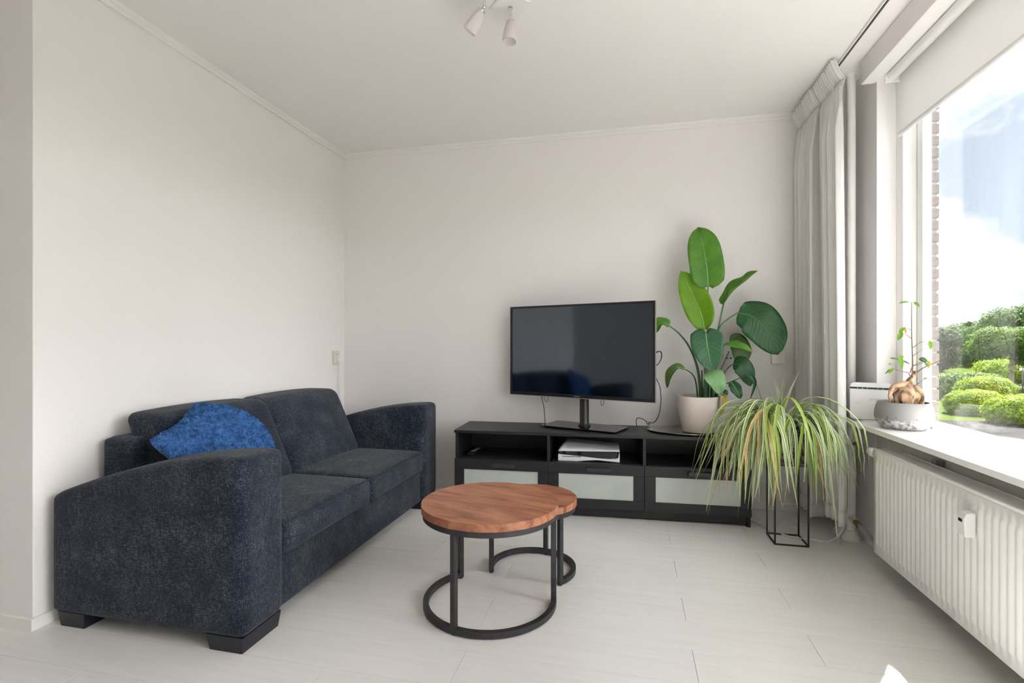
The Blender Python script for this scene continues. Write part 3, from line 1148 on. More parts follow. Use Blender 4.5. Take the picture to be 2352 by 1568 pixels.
build('back_panel', box(B(), .022, TW - .022, TD - .008, TD - .001, .068, TH - .02), M['black_wood'], tb)
build('kickboard', box(B(), .022, TW - .022, .040, .056, .010, .067, .001), M['black_wood'], tb)
for i in range(3):
    x0, x1 = XD[i] + (.0 if i == 0 else .0015), XD[i + 1] - (.0 if i == 2 else .0015)
    z0, z1 = .068, .345
    bm = B()
    st, tr_, br_ = .064, .066, .058
    box(bm, x0, x1, 0, .020, z1 - tr_, z1, .0008, 1)
    box(bm, x0, x1, 0, .020, z0, z0 + br_, .0008, 1)
    box(bm, x0, x0 + st, 0, .020, z0 + br_ + .0004, z1 - tr_ - .0004, .0008, 1)
    box(bm, x1 - st, x1, 0, .020, z0 + br_ + .0004, z1 - tr_ - .0004, .0008, 1)
    dr = build('door', bm, M['black_wood'], tb)
    build('glass_pane', box(B(), x0 + st - .004, x1 - st + .004, .006, .011, z0 + br_ - .004, z1 - tr_ + .004), M['frosted'], dr)
    xm = (x0 + x1) / 2 + .02
    zc_ = z1 - .034
    bm = B()
    box(bm, xm - .075, xm + .075, -.020, -.012, zc_ - .011, zc_ + .011, .002)
    box(bm, xm - .075, xm + .075, -.014, .001, zc_ + .005, zc_ + .011, .001)
    box(bm, xm - .075, xm - .071, -.014, .001, zc_ - .011, zc_ + .011, .001)
    box(bm, xm + .071, xm + .075, -.014, .001, zc_ - .011, zc_ + .011, .001)
    build('handle', bm, M['handle'], dr)
MT = Matrix.Translation((-1.117, 3.156, 0)) @ Matrix.Rotation(TBA, 4, 'Z')
def tbw(x, y, z):
    return MT @ Vector((x, y, z))

# ------------------------------------------------------------------ television
Lp, Rp = Vector((-.826, 3.523, 0)), Vector((.150, 3.182, 0))
tva = math.atan2(Rp.y - Lp.y, Rp.x - Lp.x)
mid = (Lp + Rp) / 2
W2 = (Rp - Lp).length / 2
pole = Vector((-.296, 3.435, 0))
tvM = Matrix.Rotation(-tva, 3, 'Z')
tv = thing('television', 'black flat screen television turned on a glass pedestal', 'television', (mid.x, mid.y, TH), tva)
tvl = tvM @ (pole - mid)
Z0, Z1 = .737 - TH, 1.353 - TH
build('back_shell', box(B(), -W2 + .004, W2 - .004, .010, .034, Z0 + .004, Z1 - .004, .006), M['black_plastic'], tv)
build('rear_bulge', box(B(), -W2 * .55, W2 * .55, .030, .060, Z0 + .06, Z1 - .2, .012), M['black_plastic'], tv)
bm = B()
bz = .014
box(bm, -W2, W2, 0, .012, Z1 - bz, Z1, .001)
box(bm, -W2, W2, 0, .012, Z0, Z0 + bz * 1.4, .001)
box(bm, -W2, -W2 + bz, 0, .012, Z0 + bz * 1.4, Z1 - bz)
box(bm, W2 - bz, W2, 0, .012, Z0 + bz * 1.4, Z1 - bz)
build('bezel', bm, M['tv_bezel'], tv)
bm = B()
box(bm, -W2 - .003, -W2, .001, .016, Z0 - .003, Z1 + .001)
box(bm, W2, W2 + .003, .001, .016, Z0 - .003, Z1 + .001)
box(bm, -W2 - .003, W2 + .003, .001, .016, Z0 - .004, Z0)
build('silver_edge', bm, M['tv_edge'], tv)
build('screen', box(B(), -W2 + bz, W2 - bz, .0035, .009, Z0 + bz * 1.4, Z1 - bz), M['tv_screen'], tv)
def lettering(nm, body, size, m_, parent, loc, rot, ext=.0004, space=1.15):
    c = bpy.data.curves.new(nm, 'FONT')
    c.body = body
    c.size = size
    c.extrude = ext
    c.align_x = 'CENTER'
    c.align_y = 'CENTER'
    c.space_character = space
    tmp = bpy.data.objects.new(nm + '_curve', c)
    COL.objects.link(tmp)
    bpy.context.view_layer.update()
    me = bpy.data.meshes.new_from_object(tmp.evaluated_get(bpy.context.evaluated_depsgraph_get()))
    bpy.data.objects.remove(tmp)
    bpy.data.curves.remove(c)
    o = link_mesh(nm, me, m_, parent)
    o.location = loc
    o.rotation_euler = rot
    return o
lettering('logo', 'SAMSUNG', .0085, M['silver_lettering'], tv, (.0, -.0004, Z0 + .0095), (R(90), 0, 0))
# pedestal
bm = B()
px, py = tvl.x, tvl.y
lathe(bm, [(.033, .012), (.041, .013), (.041, .018), (.035, .024), (.031, .030), (.031, Z0 + .10), (0, Z0 + .10)], px, py, 28)
build('pedestal_column', bm, M['black_plastic'], tv, 'auto')
build('mount_plate', box(B(), px - .10, px + .10, .055, max(.06, py - .02), Z0 + .03, Z0 + .20, .004), M['black_plastic'], tv)
bm = B()
prism(bm, [(px - .268, py - .13), (px + .268, py - .13), (px + .268, py + .13), (px - .268, py + .13)], 'z', .007, .0125, .001)
build('glass_base', bm, M['black_glass'], tv)
for a in (-1, 1):
    for b_ in (-1, 1):
        build('rubber_foot', lathe(B(), [(0, 0), (.014, 0), (.014, .0072), (0, .0072)], px + a * .23, py + b_ * .10, 12), M['black_plastic'], tv)
# hanging leads at the back
for q, pts in enumerate([
    [(-.30, .045, Z0 + .05), (-.295, .06, Z0 - .02), (-.285, .075, Z0 - .10), (-.28, .08, .004)],
    [(-.275, .04, Z0 + .03), (-.262, .045, Z0 - .03), (-.25, .045, Z0 - .045), (-.238, .045, Z0 - .03), (-.242, .04, Z0 + .03)],
    [(.155, .04, Z0 + .03), (.150, .045, Z0 - .03), (.158, .045, Z0 - .045), (.17, .045, Z0 - .03), (.168, .04, Z0 + .03)]]):
    bm = B()
    tube(bm, pts, .0024 if q == 0 else .0015, 6, n=24)
    build('rear_lead', bm, M['rubber'], tv, True)
bm = B()
pts = []
for i in range(46):
    a = i / 45 * 6.283 * 3
    pts.append((W2 + .004 + .028 * math.cos(a) - .006 * i / 45, .03 + .012 * math.sin(a * 1.1), Z0 + .265 + .045 * math.sin(a + .4)))
tube(bm, pts, .0024, 6)
build('coiled_lead', bm, M['rubber'], tv, True)

# power lead down the side to the bench
bm = B()
tube(bm, [at(1507, 868, 3.30), at(1516, 890, 3.38), at(1518, 920, 3.44), at(1514, 950, 3.46), at(1504, 968, 3.46), tbw(1.25, .30, .556), at(1484, 967, 3.50), at(1470, 960, 3.54), at(1461, 966, 3.57), tbw(1.20, TD + .012, TH - .10)], .0026, 6, n=60)
cb = build('power_cable', bm, M['rubber'], None, True)
tag(cb, 'thin black cable running from the television down onto the bench', 'cable')

# ------------------------------------------------------------------ games console
gc = thing('games_console', 'white and black games console lying in the middle open niche', 'game console', tuple(tbw(.675, .05, .346)), TBA)
def shell(top):
    V, Fc = [], []
    N, K = 24, 12
    Lx, Ly = .385, .25
    for i in range(N + 1):
        s = i / N
        for j in range(K + 1):
            q = j / K
            x = s * Lx + (.0 if top else 0)
            y = q * Ly
            if top:
                edge = .064 + .010 * s                       # lower lip
                crown = .104 - .022 * s + .0 
                z = edge + (crown - edge) * min(1, (q * 2.4)) ** .55
                x0 = .036 * min(1, q * 2.2) ** .8 * (1 - s)
                x = x0 + s * (Lx - x0)
            else:
                edge = .042 - .026 * s
                z = edge
            V.append((x, y, z))
    for i in range(N):
        for j in range(K):
            a = i * (K + 1) + j
            Fc.append((a, a + K + 1, a + K + 2, a + 1))
    return V, Fc
V, Fc = shell(True)
o = mesh_py('top_shell', V, Fc, M['console_white'], gc, True)
md = o.modifiers.new('thick', 'SOLIDIFY'); md.thickness = .005; md.offset = -1
# lower shell: thick wedge at the left thinning then flaring at the right
bm = B()
prism(bm, [(0, .040), (0, .0015), (.02, 0), (.12, 0), (.17, .006), (.25, .012), (.385, .002), (.385, .060), (.381, .060), (.377, .030), (.36, .022), (.32, .020), (.27, .0205)], 'y', 0, .25, .0012)
build('bottom_shell', bm, M['console_white'], gc)
build('disc_slot', box(B(), .026, .145, -.001, .002, .0265, .0305, .0008), M['grey_slot'], gc)
bm = B()
prism(bm, [(.004, .044), (.27, .0235), (.33, .0225), (.362, .028), (.374, .042), (.374, .066), (.004, .062)], 'y', .012, .245, .003)
build('core', bm, M['console_black'], gc)

# remote control
rm = thing('remote_control', 'slim black remote control lying in the open niche above the first door', 'remote control', tuple(tbw(.085, .08, .346)), R(-8) + TBA)
bm = B()
soft(bm, -.021, .021, 0, .20, .001, .021, .009, 8)
build('case', bm, M['black_plastic'], rm, True)
for j in range(7):
    for i in range(3):
        if (j in (4,)) and i != 1:
            continue
        build('key', box(B(), -.015 + i * .011, -.008 + i * .011, .045 + j * .018, .055 + j * .018, .019, .0225, .001, 1), M['remote_key'], rm)

# ------------------------------------------------------------------ silver tray
TC = Vector((.395, 3.435, TH))
tr = thing('serving_tray', 'oval chrome serving tray under the big potted plant', 'tray', tuple(TC), TBA)
prf = [(0, .003), (.78, .003), (.84, .004), (.90, .010), (.985, .0125), (1, .012), (1, .010), (.90, .006), (.83, 0), (0, 0)]
bm = B()
lathe(bm, [(r_, z) for r_, z in prf], 0, 0, 72, sx=.285, sy=.182)
build('dish', bm, M['steel'], tr, 'auto')
def tray_handle(sgn):
    hb = thing_part = bpy.data.objects.new('handle', None)
    COL.objects.link(hb)
    hb.parent = tr
    bm = B()
    lathe(bm, [(0, .012), (.011, .012), (.011, .014), (.0055, .016), (.0055, .036), (0, .036)], sgn * .262, -.012, 16)
    lathe(bm, [(0, .012), (.011, .012), (.011, .014), (.0055, .016), (.0055, .036), (0, .036)], sgn * .262, .030, 16)
    tube(bm, [(sgn * .262, -.03, .034), (sgn * .262, .05, .034)], .006, 12)
    build('handle_bar', bm, M['chrome'], hb, 'auto')
    for y in (-.034, .054):
        bm = B()
        tube(bm, [(sgn * .262, y - .005, .036), (sgn * .262, y + .005, .036)], .014, 20)
        build('knob', bm, M['knob'], hb, 'auto')
tray_handle(-1)
tray_handle(1)

# ------------------------------------------------------------------ big potted plant
PC = Vector((.428, 3.425, TH + .0035))
pp = thing('potted_plant', 'tall leafy bird of paradise plant in a cream pot on the tray', 'potted plant', tuple(PC))
def pw(u, v, Y):
    return at(u, v, Y) - PC
bm = B()
lathe(bm, [(0, .0), (.090, .0), (.097, .005), (.108, .05), (.122, .11), (.1315, .16), (.1350, .20), (.1335, .228), (.130, .230), (.126, .228), (.126, .20), (.118, .17), (0, .17)], seg=56)
build('pot', bm, M['ceramic'], pp, 'auto')
bm = B()
lathe(bm, [(0, .190), (.06, .192), (.1228, .186), (.122, .176), (0, .172)], seg=32)
build('soil', bm, M['soil'], pp, True)

def leaf_obj(parent, path, wid, nrm, mt_, fold=.25, ruffle=.06, heart=.0, taper=1.0, notch=0, rib=True, seed=1, rib_mat=None, base_w=.25, peak=.42, twist=0):
    """blade along path; nrm: direction the upper face looks to; wid max half-width"""
    r2 = random.Random(seed)
    N, K = 22, 10
    P = catmull(path, N)
    V, uv = [], []
    p_ = r2.uniform(0, 6)
    mids = []
    Lg = sum((b - a).length for a, b in zip(P, P[1:]))
    for i in range(N + 1):
        t = i / N
        d = (P[min(i + 1, N)] - P[max(i - 1, 0)]).normalized()
        nn_ = nrm - d * nrm.dot(d)
        nn_.normalize()
        if twist:
            nn_ = Matrix.Rotation(twist * t, 3, d) @ nn_
        sd = d.cross(nn_).normalized()
        # outline
        if t < peak:
            k = t / peak
            f = base_w + (1 - base_w) * math.sin(k * math.pi / 2) ** .8
            if heart and t < .14:
                f *= .30 + .70 * math.sqrt(t / .14)
            elif t < .04:
                f *= (.55 + .45 * t / .04)
        else:
            k = (t - peak) / (1 - peak)
            f = max(0, 1 - k ** (1.9 * taper)) ** .72
        hw = wid * f
        mids.append(P[i] + nn_ * .0006)
        for j in range(K + 1):
            q = j / K * 2 - 1
            off = abs(q) * hw
            lift = off * fold + ruffle * wid * math.sin(t * 15 + p_ + (2 if q > 0 else 0)) * abs(q) ** 2
            back = heart * wid * abs(q) ** 1.5 * max(0, 1 - t / .30)
            fwd = -notch * wid * (1 - abs(q)) ** 1.5 * max(0, (t - .78) / .22) ** 2
            V.append(P[i] + sd * q * hw * math.cos(fold * .6) + nn_ * lift - d * back + d * fwd)
            uv.append((j / K, t))
    Fc = []
    for i in range(N):
        for j in range(K):
            a = i * (K + 1) + j
            Fc.append((a, a + 1, a + K + 2, a + K + 1))
    o = mesh_py('leaf', [tuple(v) for v in V], Fc, mt_, parent, True, uv)
    md = o.modifiers.new('thick', 'SOLIDIFY')
    md.thickness = .0008
    md.offset = 0
    if rib:
        bm = B()
        tube(bm, [m_ for m_ in mids[:int(N * .94)]], [Lg * .0085 + .0012, .0008], 6)
        build('midrib', bm, rib_mat or M['rib_pale'], o, True)
    return o
def stem_obj(parent, path, r0, r1, mt_=None):
    bm = B()
    tube(bm, path, [r0, (r0 + r1) / 2, r1], 8, n=20)
    return build('stem', bm, mt_ or M['stem_green'], parent, True)
toC = Vector((-.10, -1, .15)).normalized()
SB = lambda u, Y: pw(u, 925, Y)
# 1 tall top leaf
stem_obj(pp, [SB(1622, 3.42), pw(1625, 800, 3.42), pw(1626, 655, 3.42)], .0085, .0045)
leaf_obj(pp, [pw(1626, 657, 3.42), pw(1624, 620, 3.415), pw(1616, 570, 3.42), pw(1604, 521, 3.44)], .103, toC, M['leaf_bright'], .16, .03, heart=.16, taper=1.9, notch=.55, base_w=.80, peak=.38, seed=1)
# 2 lime leaf to the left
stem_obj(pp, [SB(1616, 3.41), pw(1620, 840, 3.41), pw(1617, 757, 3.41)], .0080, .0045)
leaf_obj(pp, [pw(1618, 757, 3.41), pw(1610, 722, 3.42), pw(1588, 670, 3.43), pw(1564, 622, 3.44)], .090, Vector((-.30, -.95, .0)).normalized(), M['leaf_lime'], .30, .10, base_w=.35, peak=.5, taper=1.0, seed=2, twist=.5)
# 3 upper right, seen from its edge
stem_obj(pp, [SB(1628, 3.43), pw(1636, 830, 3.43), pw(1650, 755, 3.43), pw(1662, 697, 3.43)], .0075, .0045)
leaf_obj(pp, [pw(1661, 700, 3.43), pw(1684, 668, 3.42), pw(1714, 644, 3.40), pw(1740, 621, 3.38)], .062, Vector((-.62, -.28, .72)).normalized(), M['leaf_bright'], .55, .10, base_w=.5, peak=.35, seed=3)
# 4 big dark drooping leaf on the right
stem_obj(pp, [SB(1632, 3.43), pw(1636, 830, 3.43), pw(1652, 757, 3.42), pw(1672, 733, 3.41), pw(1697, 717, 3.40)], .0075, .0045)
leaf_obj(pp, [pw(1696, 718, 3.40), pw(1730, 728, 3.37), pw(1762, 760, 3.35), pw(1787, 815, 3.35)], .118, Vector((-.25, -1, .45)).normalized(), M['leaf_dark'], .05, .07, heart=.0, base_w=.50, peak=.45, taper=1.35, seed=4, rib_mat=M['stem_green'])
# 5 heart shaped leaf in the middle
stem_obj(pp, [SB(1620, 3.38), pw(1619, 840, 3.40), pw(1621, 762, 3.38)], .0080, .0045)
leaf_obj(pp, [pw(1621, 764, 3.37), pw(1624, 790, 3.33), pw(1630, 822, 3.31), pw(1636, 853, 3.31)], .096, Vector((-.12, -1, .35)).normalized(), M['leaf_heart'], .14, .04, heart=.36, base_w=.82, peak=.30, taper=.95, seed=5)
# 6 far left leaf half behind the television
stem_obj(pp, [SB(1610, 3.42), pw(1603, 850, 3.44), pw(1584, 798, 3.46), pw(1560, 766, 3.47), pw(1536, 747, 3.47)], .0095, .0035, M['stem_green'])
leaf_obj(pp, [pw(1537, 747, 3.47), pw(1524, 741, 3.46), pw(1512, 747, 3.45), pw(1503, 768, 3.44)], .042, Vector((-.35, -.75, .6)).normalized(), M['leaf_bright'], .4, .12, base_w=.4, peak=.5, seed=6)
# 7 lower left curled leaf
stem_obj(pp, [SB(1604, 3.40), pw(1598, 876, 3.38), pw(1588, 857, 3.36), pw(1572, 847, 3.35)], .0055, .003, M['stem_dark'])
leaf_obj(pp, [pw(1573, 847, 3.35), pw(1556, 845, 3.34), pw(1541, 859, 3.33), pw(1532, 891, 3.33)], .036, Vector((-.5, -.55, .65)).normalized(), M['leaf_olive'], .45, .05, base_w=.3, peak=.5, seed=7)
# 8 pale leaf hanging over the rim towards the room
stem_obj(pp, [SB(1624, 3.40), pw(1622, 880, 3.36), pw(1624, 857, 3.32)], .006, .0035)
leaf_obj(pp, [pw(1624, 857, 3.31), pw(1636, 862, 3.27), pw(1648, 880, 3.25), pw(1652, 906, 3.25)], .062, Vector((.05, -.9, .7)).normalized(), M['leaf_pale'], .18, .05, heart=.1, base_w=.6, peak=.4, seed=8)
# 9 pair of leaves at the right
stem_obj(pp, [SB(1640, 3.42), pw(1652, 862, 3.42), pw(1664, 830, 3.42), pw(1675, 806, 3.41)], .005, .003, M['stem_dark'])
leaf_obj(pp, [pw(1664, 792, 3.40), pw(1685, 795, 3.37), pw(1707, 800, 3.35), pw(1729, 809, 3.34)], .040, Vector((-.10, -.55, .85)).normalized(), M['leaf_bright'], .5, .06, base_w=.35, peak=.4, seed=9)
stem_obj(pp, [SB(1636, 3.44), pw(1646, 840, 3.46), pw(1658, 800, 3.47), pw(1676, 784, 3.47)], .005, .003, M['stem_dark'])
leaf_obj(pp, [pw(1675, 784, 3.47), pw(1692, 786, 3.46), pw(1702, 806, 3.45), pw(1700, 838, 3.45)], .062, Vector((.1, -1, .25)).normalized(), M['leaf_olive'], .15, .08, base_w=.5, peak=.5, taper=1.5, seed=10, rib_mat=M['stem_green'])
# 10 dark leaf below
stem_obj(pp, [SB(1644, 3.43), pw(1656, 876, 3.43), pw(1668, 850, 3.43), pw(1683, 836, 3.43)], .0045, .003, M['stem_dark'])
leaf_obj(pp, [pw(1684, 836, 3.43), pw(1700, 838, 3.41), pw(1714, 856, 3.40), pw(1724, 887, 3.40)], .060, Vector((.0, -1, .35)).normalized(), M['leaf_dark'], .1, .05, base_w=.45, peak=.42, taper=1.1, seed=12, rib_mat=M['stem_green'])
# 11, 12 thin stems with small leaves low at the right
stem_obj(pp, [SB(1644, 3.41), pw(1650, 893, 3.40), pw(1682, 875, 3.38), pw(1716, 862, 3.36)], .004, .0025, M['stem_dark'])
leaf_obj(pp, [pw(1716, 861, 3.36), pw(1728, 866, 3.35), pw(1735, 884, 3.34), pw(1723, 918, 3.33)], .014, Vector((-.6, -.5, .6)).normalized(), M['leaf_heart'], .5, .05, base_w=.5, peak=.4, seed=13, rib=False)
leaf_obj(pp, [pw(1678, 877, 3.38), pw(1686, 886, 3.36), pw(1694, 900, 3.35), pw(1701, 915, 3.35)], .034, Vector((.0, -1, .3)).normalized(), M['leaf_dark'], .2, .15, base_w=.4, peak=.45, seed=14)
leaf_obj(pp, [pw(1657, 892, 3.37), pw(1662, 897, 3.34), pw(1667, 902, 3.33), pw(1671, 907, 3.33)], .018, Vector((.2, -.9, .5)).normalized(), M['leaf_dark'], .2, .1, base_w=.4, peak=.45, seed=15, rib=False)
stem_obj(pp, [SB(1637, 3.40), pw(1641, 895, 3.39), pw(1648, 880, 3.37)], .006, .003, M['stem_green'])
# short stalks in the middle of the pot
for (u, v, Y, u0) in ((1632, 866, 3.40, 1628), (1640, 880, 3.42, 1634), (1612, 850, 3.43, 1613), (1628, 852, 3.44, 1622)):
    stem_obj(pp, [SB(u0, Y), pw((u + u0) / 2, 890, Y), pw(u, v, Y)], .0085, .004)
# 14 dry leaf over the rim
leaf_obj(pp, [pw(1656, 905, 3.35), pw(1662, 912, 3.32), pw(1661, 930, 3.31), pw(1651, 958, 3.31)], .020, Vector((.5, -.8, .3)).normalized(), M['dead_leaf'], .5, .1, base_w=.3, peak=.45, seed=16, rib=False)

# ================================================================== SPIDER PLANT ON ITS STAND
SQ = .165
sx0, sy0 = .770, 3.020
ps = thing('plant_stand', 'tall dark metal frame stand under the spider plant', 'plant stand', (sx0 + SQ / 2, sy0 + SQ / 2, 0))
h_ = SQ / 2
for a, b_ in ((-1, -1), (1, -1), (1, 1), (-1, 1)):
    build('leg', box(B(), a * h_ - .004, a * h_ + .004, b_ * h_ - .004, b_ * h_ + .004, 0, .605, .0008, 1), M['plant_stand'], ps)
for z in (.0, .430, .597):
    for k in range(4):
        a, b_ = ((-h_ + .0042, h_ - .0042), (-h_ - .004, -h_ + .004)) if k % 2 == 0 else ((-h_ - .004, -h_ + .004), (-h_ + .0042, h_ - .0042))
        if k == 2:
            b_ = (h_ - .004, h_ + .004)
        if k == 3:
            a = (h_ - .004, h_ + .004)
        build('crossbar', box(B(), a[0], a[1], b_[0], b_[1], z + .0002, z + .0078, .0008, 1), M['plant_stand'], ps)
sp = thing('spider_plant', 'variegated spider plant with arching striped leaves in a stone pot', 'potted plant', (sx0 + h_, sy0 + h_, .4385))
bm = B()
hp_ = h_ - .006
for (x0, x1, y0, y1) in ((-hp_, hp_, -hp_, -hp_ + .012), (-hp_, hp_, hp_ - .012, hp_), (-hp_, -hp_ + .012, -hp_ + .012, hp_ - .012), (hp_ - .012, hp_, -hp_ + .012, hp_ - .012)):
    box(bm, x0, x1, y0, y1, 0, .188, .002, 1)
box(bm, -hp_ + .01, hp_ - .01, -hp_ + .01, hp_ - .01, 0, .015)
build('pot', bm, M['stone_pot'], sp)
build('soil', box(B(), -hp_ + .012, hp_ - .012, -hp_ + .012, hp_ - .012, .015, .178, .01), M['soil'], sp)
r3 = random.Random(21)
def strap(base, az, elev, L, wid, bend, mt_, tipdry=False, droop=1.0):
    """one arching strap leaf"""
    N = 13
    P = [Vector(base)]
    th = elev
    d0 = Vector((math.cos(az), math.sin(az), 0))
    wob = r3.uniform(-.9, .9)
    lim = R(-r3.uniform(62, 87))
    for i in range(N):
        t = i / N
        d = d0 * math.cos(th) + Vector((0, 0, 1)) * math.sin(th)
        q_ = P[-1] + d * (L / N)
        wx, wy, wz = q_.x + sx0 + h_, q_.y + sy0 + h_, q_.z + .4385
        # rest against the curtain, the sill and radiator, the bench and the wall
        q_.x = min(wx, 1.005 + .01 * r3.random() if wy > 2.93 else 1.085 + .01 * r3.random()) - sx0 - h_
        if wx < .74 and wy > 3.215 and wz < .56:
            q_.y = 3.215 - sy0 - h_
        q_.y = min(q_.y, 3.60 - sy0 - h_)
        P.append(q_)
        th -= bend / N * (1.25 - .5 * t) * droop
        th = max(th, lim)
        d0 = Matrix.Rotation(wob / N, 3, 'Z') @ d0
    V, uv, Fc = [], [], []
    roll = r3.uniform(-.7, .7)
    for i, p in enumerate(P):
        t = i / N
        d = (P[min(i + 1, N)] - P[max(i - 1, 0)]).normalized()
        s = d.cross(Vector((0, 0, 1)))
        s = s.normalized() if s.length > .05 else Vector((-math.sin(az), math.cos(az), 0))
        s = Matrix.Rotation(roll * t, 3, d) @ s
        n_ = s.cross(d)
        hw = wid * (.55 + .45 * math.sin(min(1, t / .45) * math.pi / 2)) * (1 - max(0, (t - .45) / .55) ** 1.6) + .0006
        V += [tuple(p - s * hw + n_ * hw * .45), tuple(p), tuple(p + s * hw + n_ * hw * .45)]
        uv += [(0, t), (.5, t), (1, t)]
    for i in range(N):
        for j in range(2):
            a = i * 3 + j
            Fc.append((a, a + 1, a + 4, a + 3))
    return mesh_py('leaf', V, Fc, mt_, sp, True, uv)
def pick():
    k = r3.random()
    return M['spider1'] if k < .5 else M['spider2'] if k < .74 else M['spider3'] if k < .955 else M['spider4']
nleaf = 0
for _ in range(272):
    k = r3.random()
    if k < .60:          # left and front mass
        c = Vector((-.085 + r3.uniform(-.05, .07), -.03 + r3.uniform(-.06, .06), .185 + r3.uniform(0, .05)))
        az = R(r3.gauss(224, 40))
    elif k < .93:        # right mass
        c = Vector((.06 + r3.uniform(-.04, .03), -.02 + r3.uniform(-.05, .05), .185 + r3.uniform(0, .04)))
        az = R(r3.gauss(-46, 28))
    else:                # the rest all round
        c = Vector((r3.uniform(-.06, .06), r3.uniform(-.05, .05), .19))
        az = r3.uniform(0, 6.283)
    el = R(r3.gauss(48, 20))
    L = min(.74, max(.24, r3.gauss(.50, .13)))
    # keep clear of the wall and curtain
    if math.sin(az) > .3:
        L *= .62
    if math.cos(az) > .55:
        L *= .72
    bend = R(r3.uniform(125, 185)) + el * .5
    strap(c, az, el, L, r3.uniform(.0042, .0086), bend, pick())
# upright young leaves and a few long free ones
for u_ in range(9):
    strap((-.035 + r3.uniform(-.02, .02), -.02 + r3.uniform(-.02, .02), .22), r3.uniform(0, 6.28), R(r3.uniform(76, 88)), r3.uniform(.16, .31), .0042, R(r3.uniform(4, 30)), M['spider1'])
for (x_, az, el, L, bd, m_) in ((.10, -10, 34, .34, 62, 'spider1'), (.10, -25, 24, .42, 60, 'spider1'), (.09, -18, 30, .40, 95, 'spider3'), (.08, -42, 12, .48, 75, 'spider1'),
                                (-.02, 25, 68, .30, 95, 'spider1'), (-.08, 172, 58, .38, 100, 'spider3'), (-.10, 190, 30, .40, 70, 'spider1'), (-.10, 200, 22, .42, 80, 'spider3'), (-.10, 215, 20, .46, 110, 'spider1'),
                                (-.09, 182, 40, .34, 55, 'spider2'), (-.10, 205, 35, .52, 160, 'spider3')):
    strap((x_, -.03, .215), R(az), R(el), L, .0058, R(bd), M[m_])

# ================================================================== ON THE SILL
ZT = .682
# router
rt_ = thing('wifi_router', 'white upright wifi router with a dark light strip on the sill', 'router', (1.238, 3.040, ZT), R(-22))
def rrect(w_, h2, r_, n=8):
    pts = []
    for (cx, cy, a0) in ((w_ / 2 - r_, h2 - r_, 0), (-w_ / 2 + r_, h2 - r_, 90), (-w_ / 2 + r_, r_, 180), (w_ / 2 - r_, r_, 270)):
        for i in range(n + 1):
            a = R(a0 + 90 * i / n)
            pts.append((cx + r_ * math.cos(a), cy + r_ * math.sin(a)))
    return pts
bm = B()
tbm = B()
prism(tbm, rrect(.185, .192, .022), 'y', -.017, .017, .004)
for v in tbm.verts:
    v.co.y += (v.co.z - .1) * .10
    v.co.z += .012
merge(bm, tbm)
build('case', bm, M['white_plastic'], rt_, 'auto')
yo = lambda z: -.0175 + (z - .112) * .10
build('light_strip', box(B(), -.0915, .0915, -.0012, .002, -.0045, .0045, M=Matrix.Translation((0, yo(.176), .176))), M['grey_slot'], rt_)
for x in (-.057, -.036, -.014, .030, .052):
    build('led', box(B(), x - .002, x + .002, -.0018, 0, -.0014, .0014, M=Matrix.Translation((0, yo(.176), .176))), M['led'], rt_)
lettering('logo', 'ZYXEL', .0125, M['lettering'], rt_, (.022, yo(.118) - .0004, .118), (R(90 - 5.7), 0, 0), .0002, 1.6)
lettering('small_print', '5 WiFi', .006, M['lettering'], rt_, (-.062, yo(.096) - .0004, .096), (R(90 - 5.7), 0, 0), .0002)
bm = B()
lathe(bm, [(0, 0), (.032, 0), (.034, .003), (.030, .008), (.012, .013), (0, .0135)], 0, 0, 28, sx=1.6, sy=1.0)
build('foot', bm, M['white_plastic'], rt_, 'auto')

# bonsai
BC = Vector((1.293, 2.83, ZT))
bo = thing('bonsai_plant', 'ginseng ficus bonsai with swollen roots in a round grey pot', 'potted plant', tuple(BC))
def pot_mat():
    m = mat('two_tone_grey_pot', (.27, .265, .26), .75)
    t = m.node_tree
    b = t.nodes['Principled BSDF']
    tcn = t.nodes.new('ShaderNodeTexCoord')
    sep = t.nodes.new('ShaderNodeSeparateXYZ')
    t.links.new(tcn.outputs['Object'], sep.inputs[0])
    nn = t.nodes.new('ShaderNodeTexNoise')
    nn.inputs['Scale'].default_value = 55
    nn.inputs['Detail'].default_value = 5
    t.links.new(tcn.outputs['Object'], nn.inputs['Vector'])
    ma = t.nodes.new('ShaderNodeMath')
    ma.operation = 'MULTIPLY_ADD'
    ma.inputs[1].default_value = .06
    t.links.new(nn.outputs['Fac'], ma.inputs[0])
    t.links.new(sep.outputs[2], ma.inputs[2])
    st_ = t.nodes.new('ShaderNodeMath')
    st_.operation = 'LESS_THAN'
    st_.inputs[1].default_value = .082
    t.links.new(ma.outputs[0], st_.inputs[0])
    r = t.nodes.new('ShaderNodeValToRGB')
    r.color_ramp.elements[0].position = .38
    r.color_ramp.elements[0].color = (.20, .195, .195, 1)
    r.color_ramp.elements[1].position = .62
    r.color_ramp.elements[1].color = (.62, .60, .60, 1)
    t.links.new(nn.outputs['Fac'], r.inputs['Fac'])
    mx = t.nodes.new('ShaderNodeMix')
    mx.data_type = 'RGBA'
    t.links.new(st_.outputs[0], mx.inputs[0])
    mx.inputs[6].default_value = (.27, .265, .26, 1)
    t.links.new(r.outputs['Color'], mx.inputs[7])
    t.links.new(mx.outputs[2], b.inputs['Base Color'])
    mul = t.nodes.new('ShaderNodeMath')
    mul.operation = 'MULTIPLY'
    t.links.new(nn.outputs['Fac'], mul.inputs[0])
    t.links.new(st_.outputs[0], mul.inputs[1])
    bp = t.nodes.new('ShaderNodeBump')
    bp.inputs['Strength'].default_value = .7
    bp.inputs['Distance'].default_value = .006
    t.links.new(mul.outputs[0], bp.inputs['Height'])
    t.links.new(bp.outputs['Normal'], b.inputs['Normal'])
    return m
bm = B()
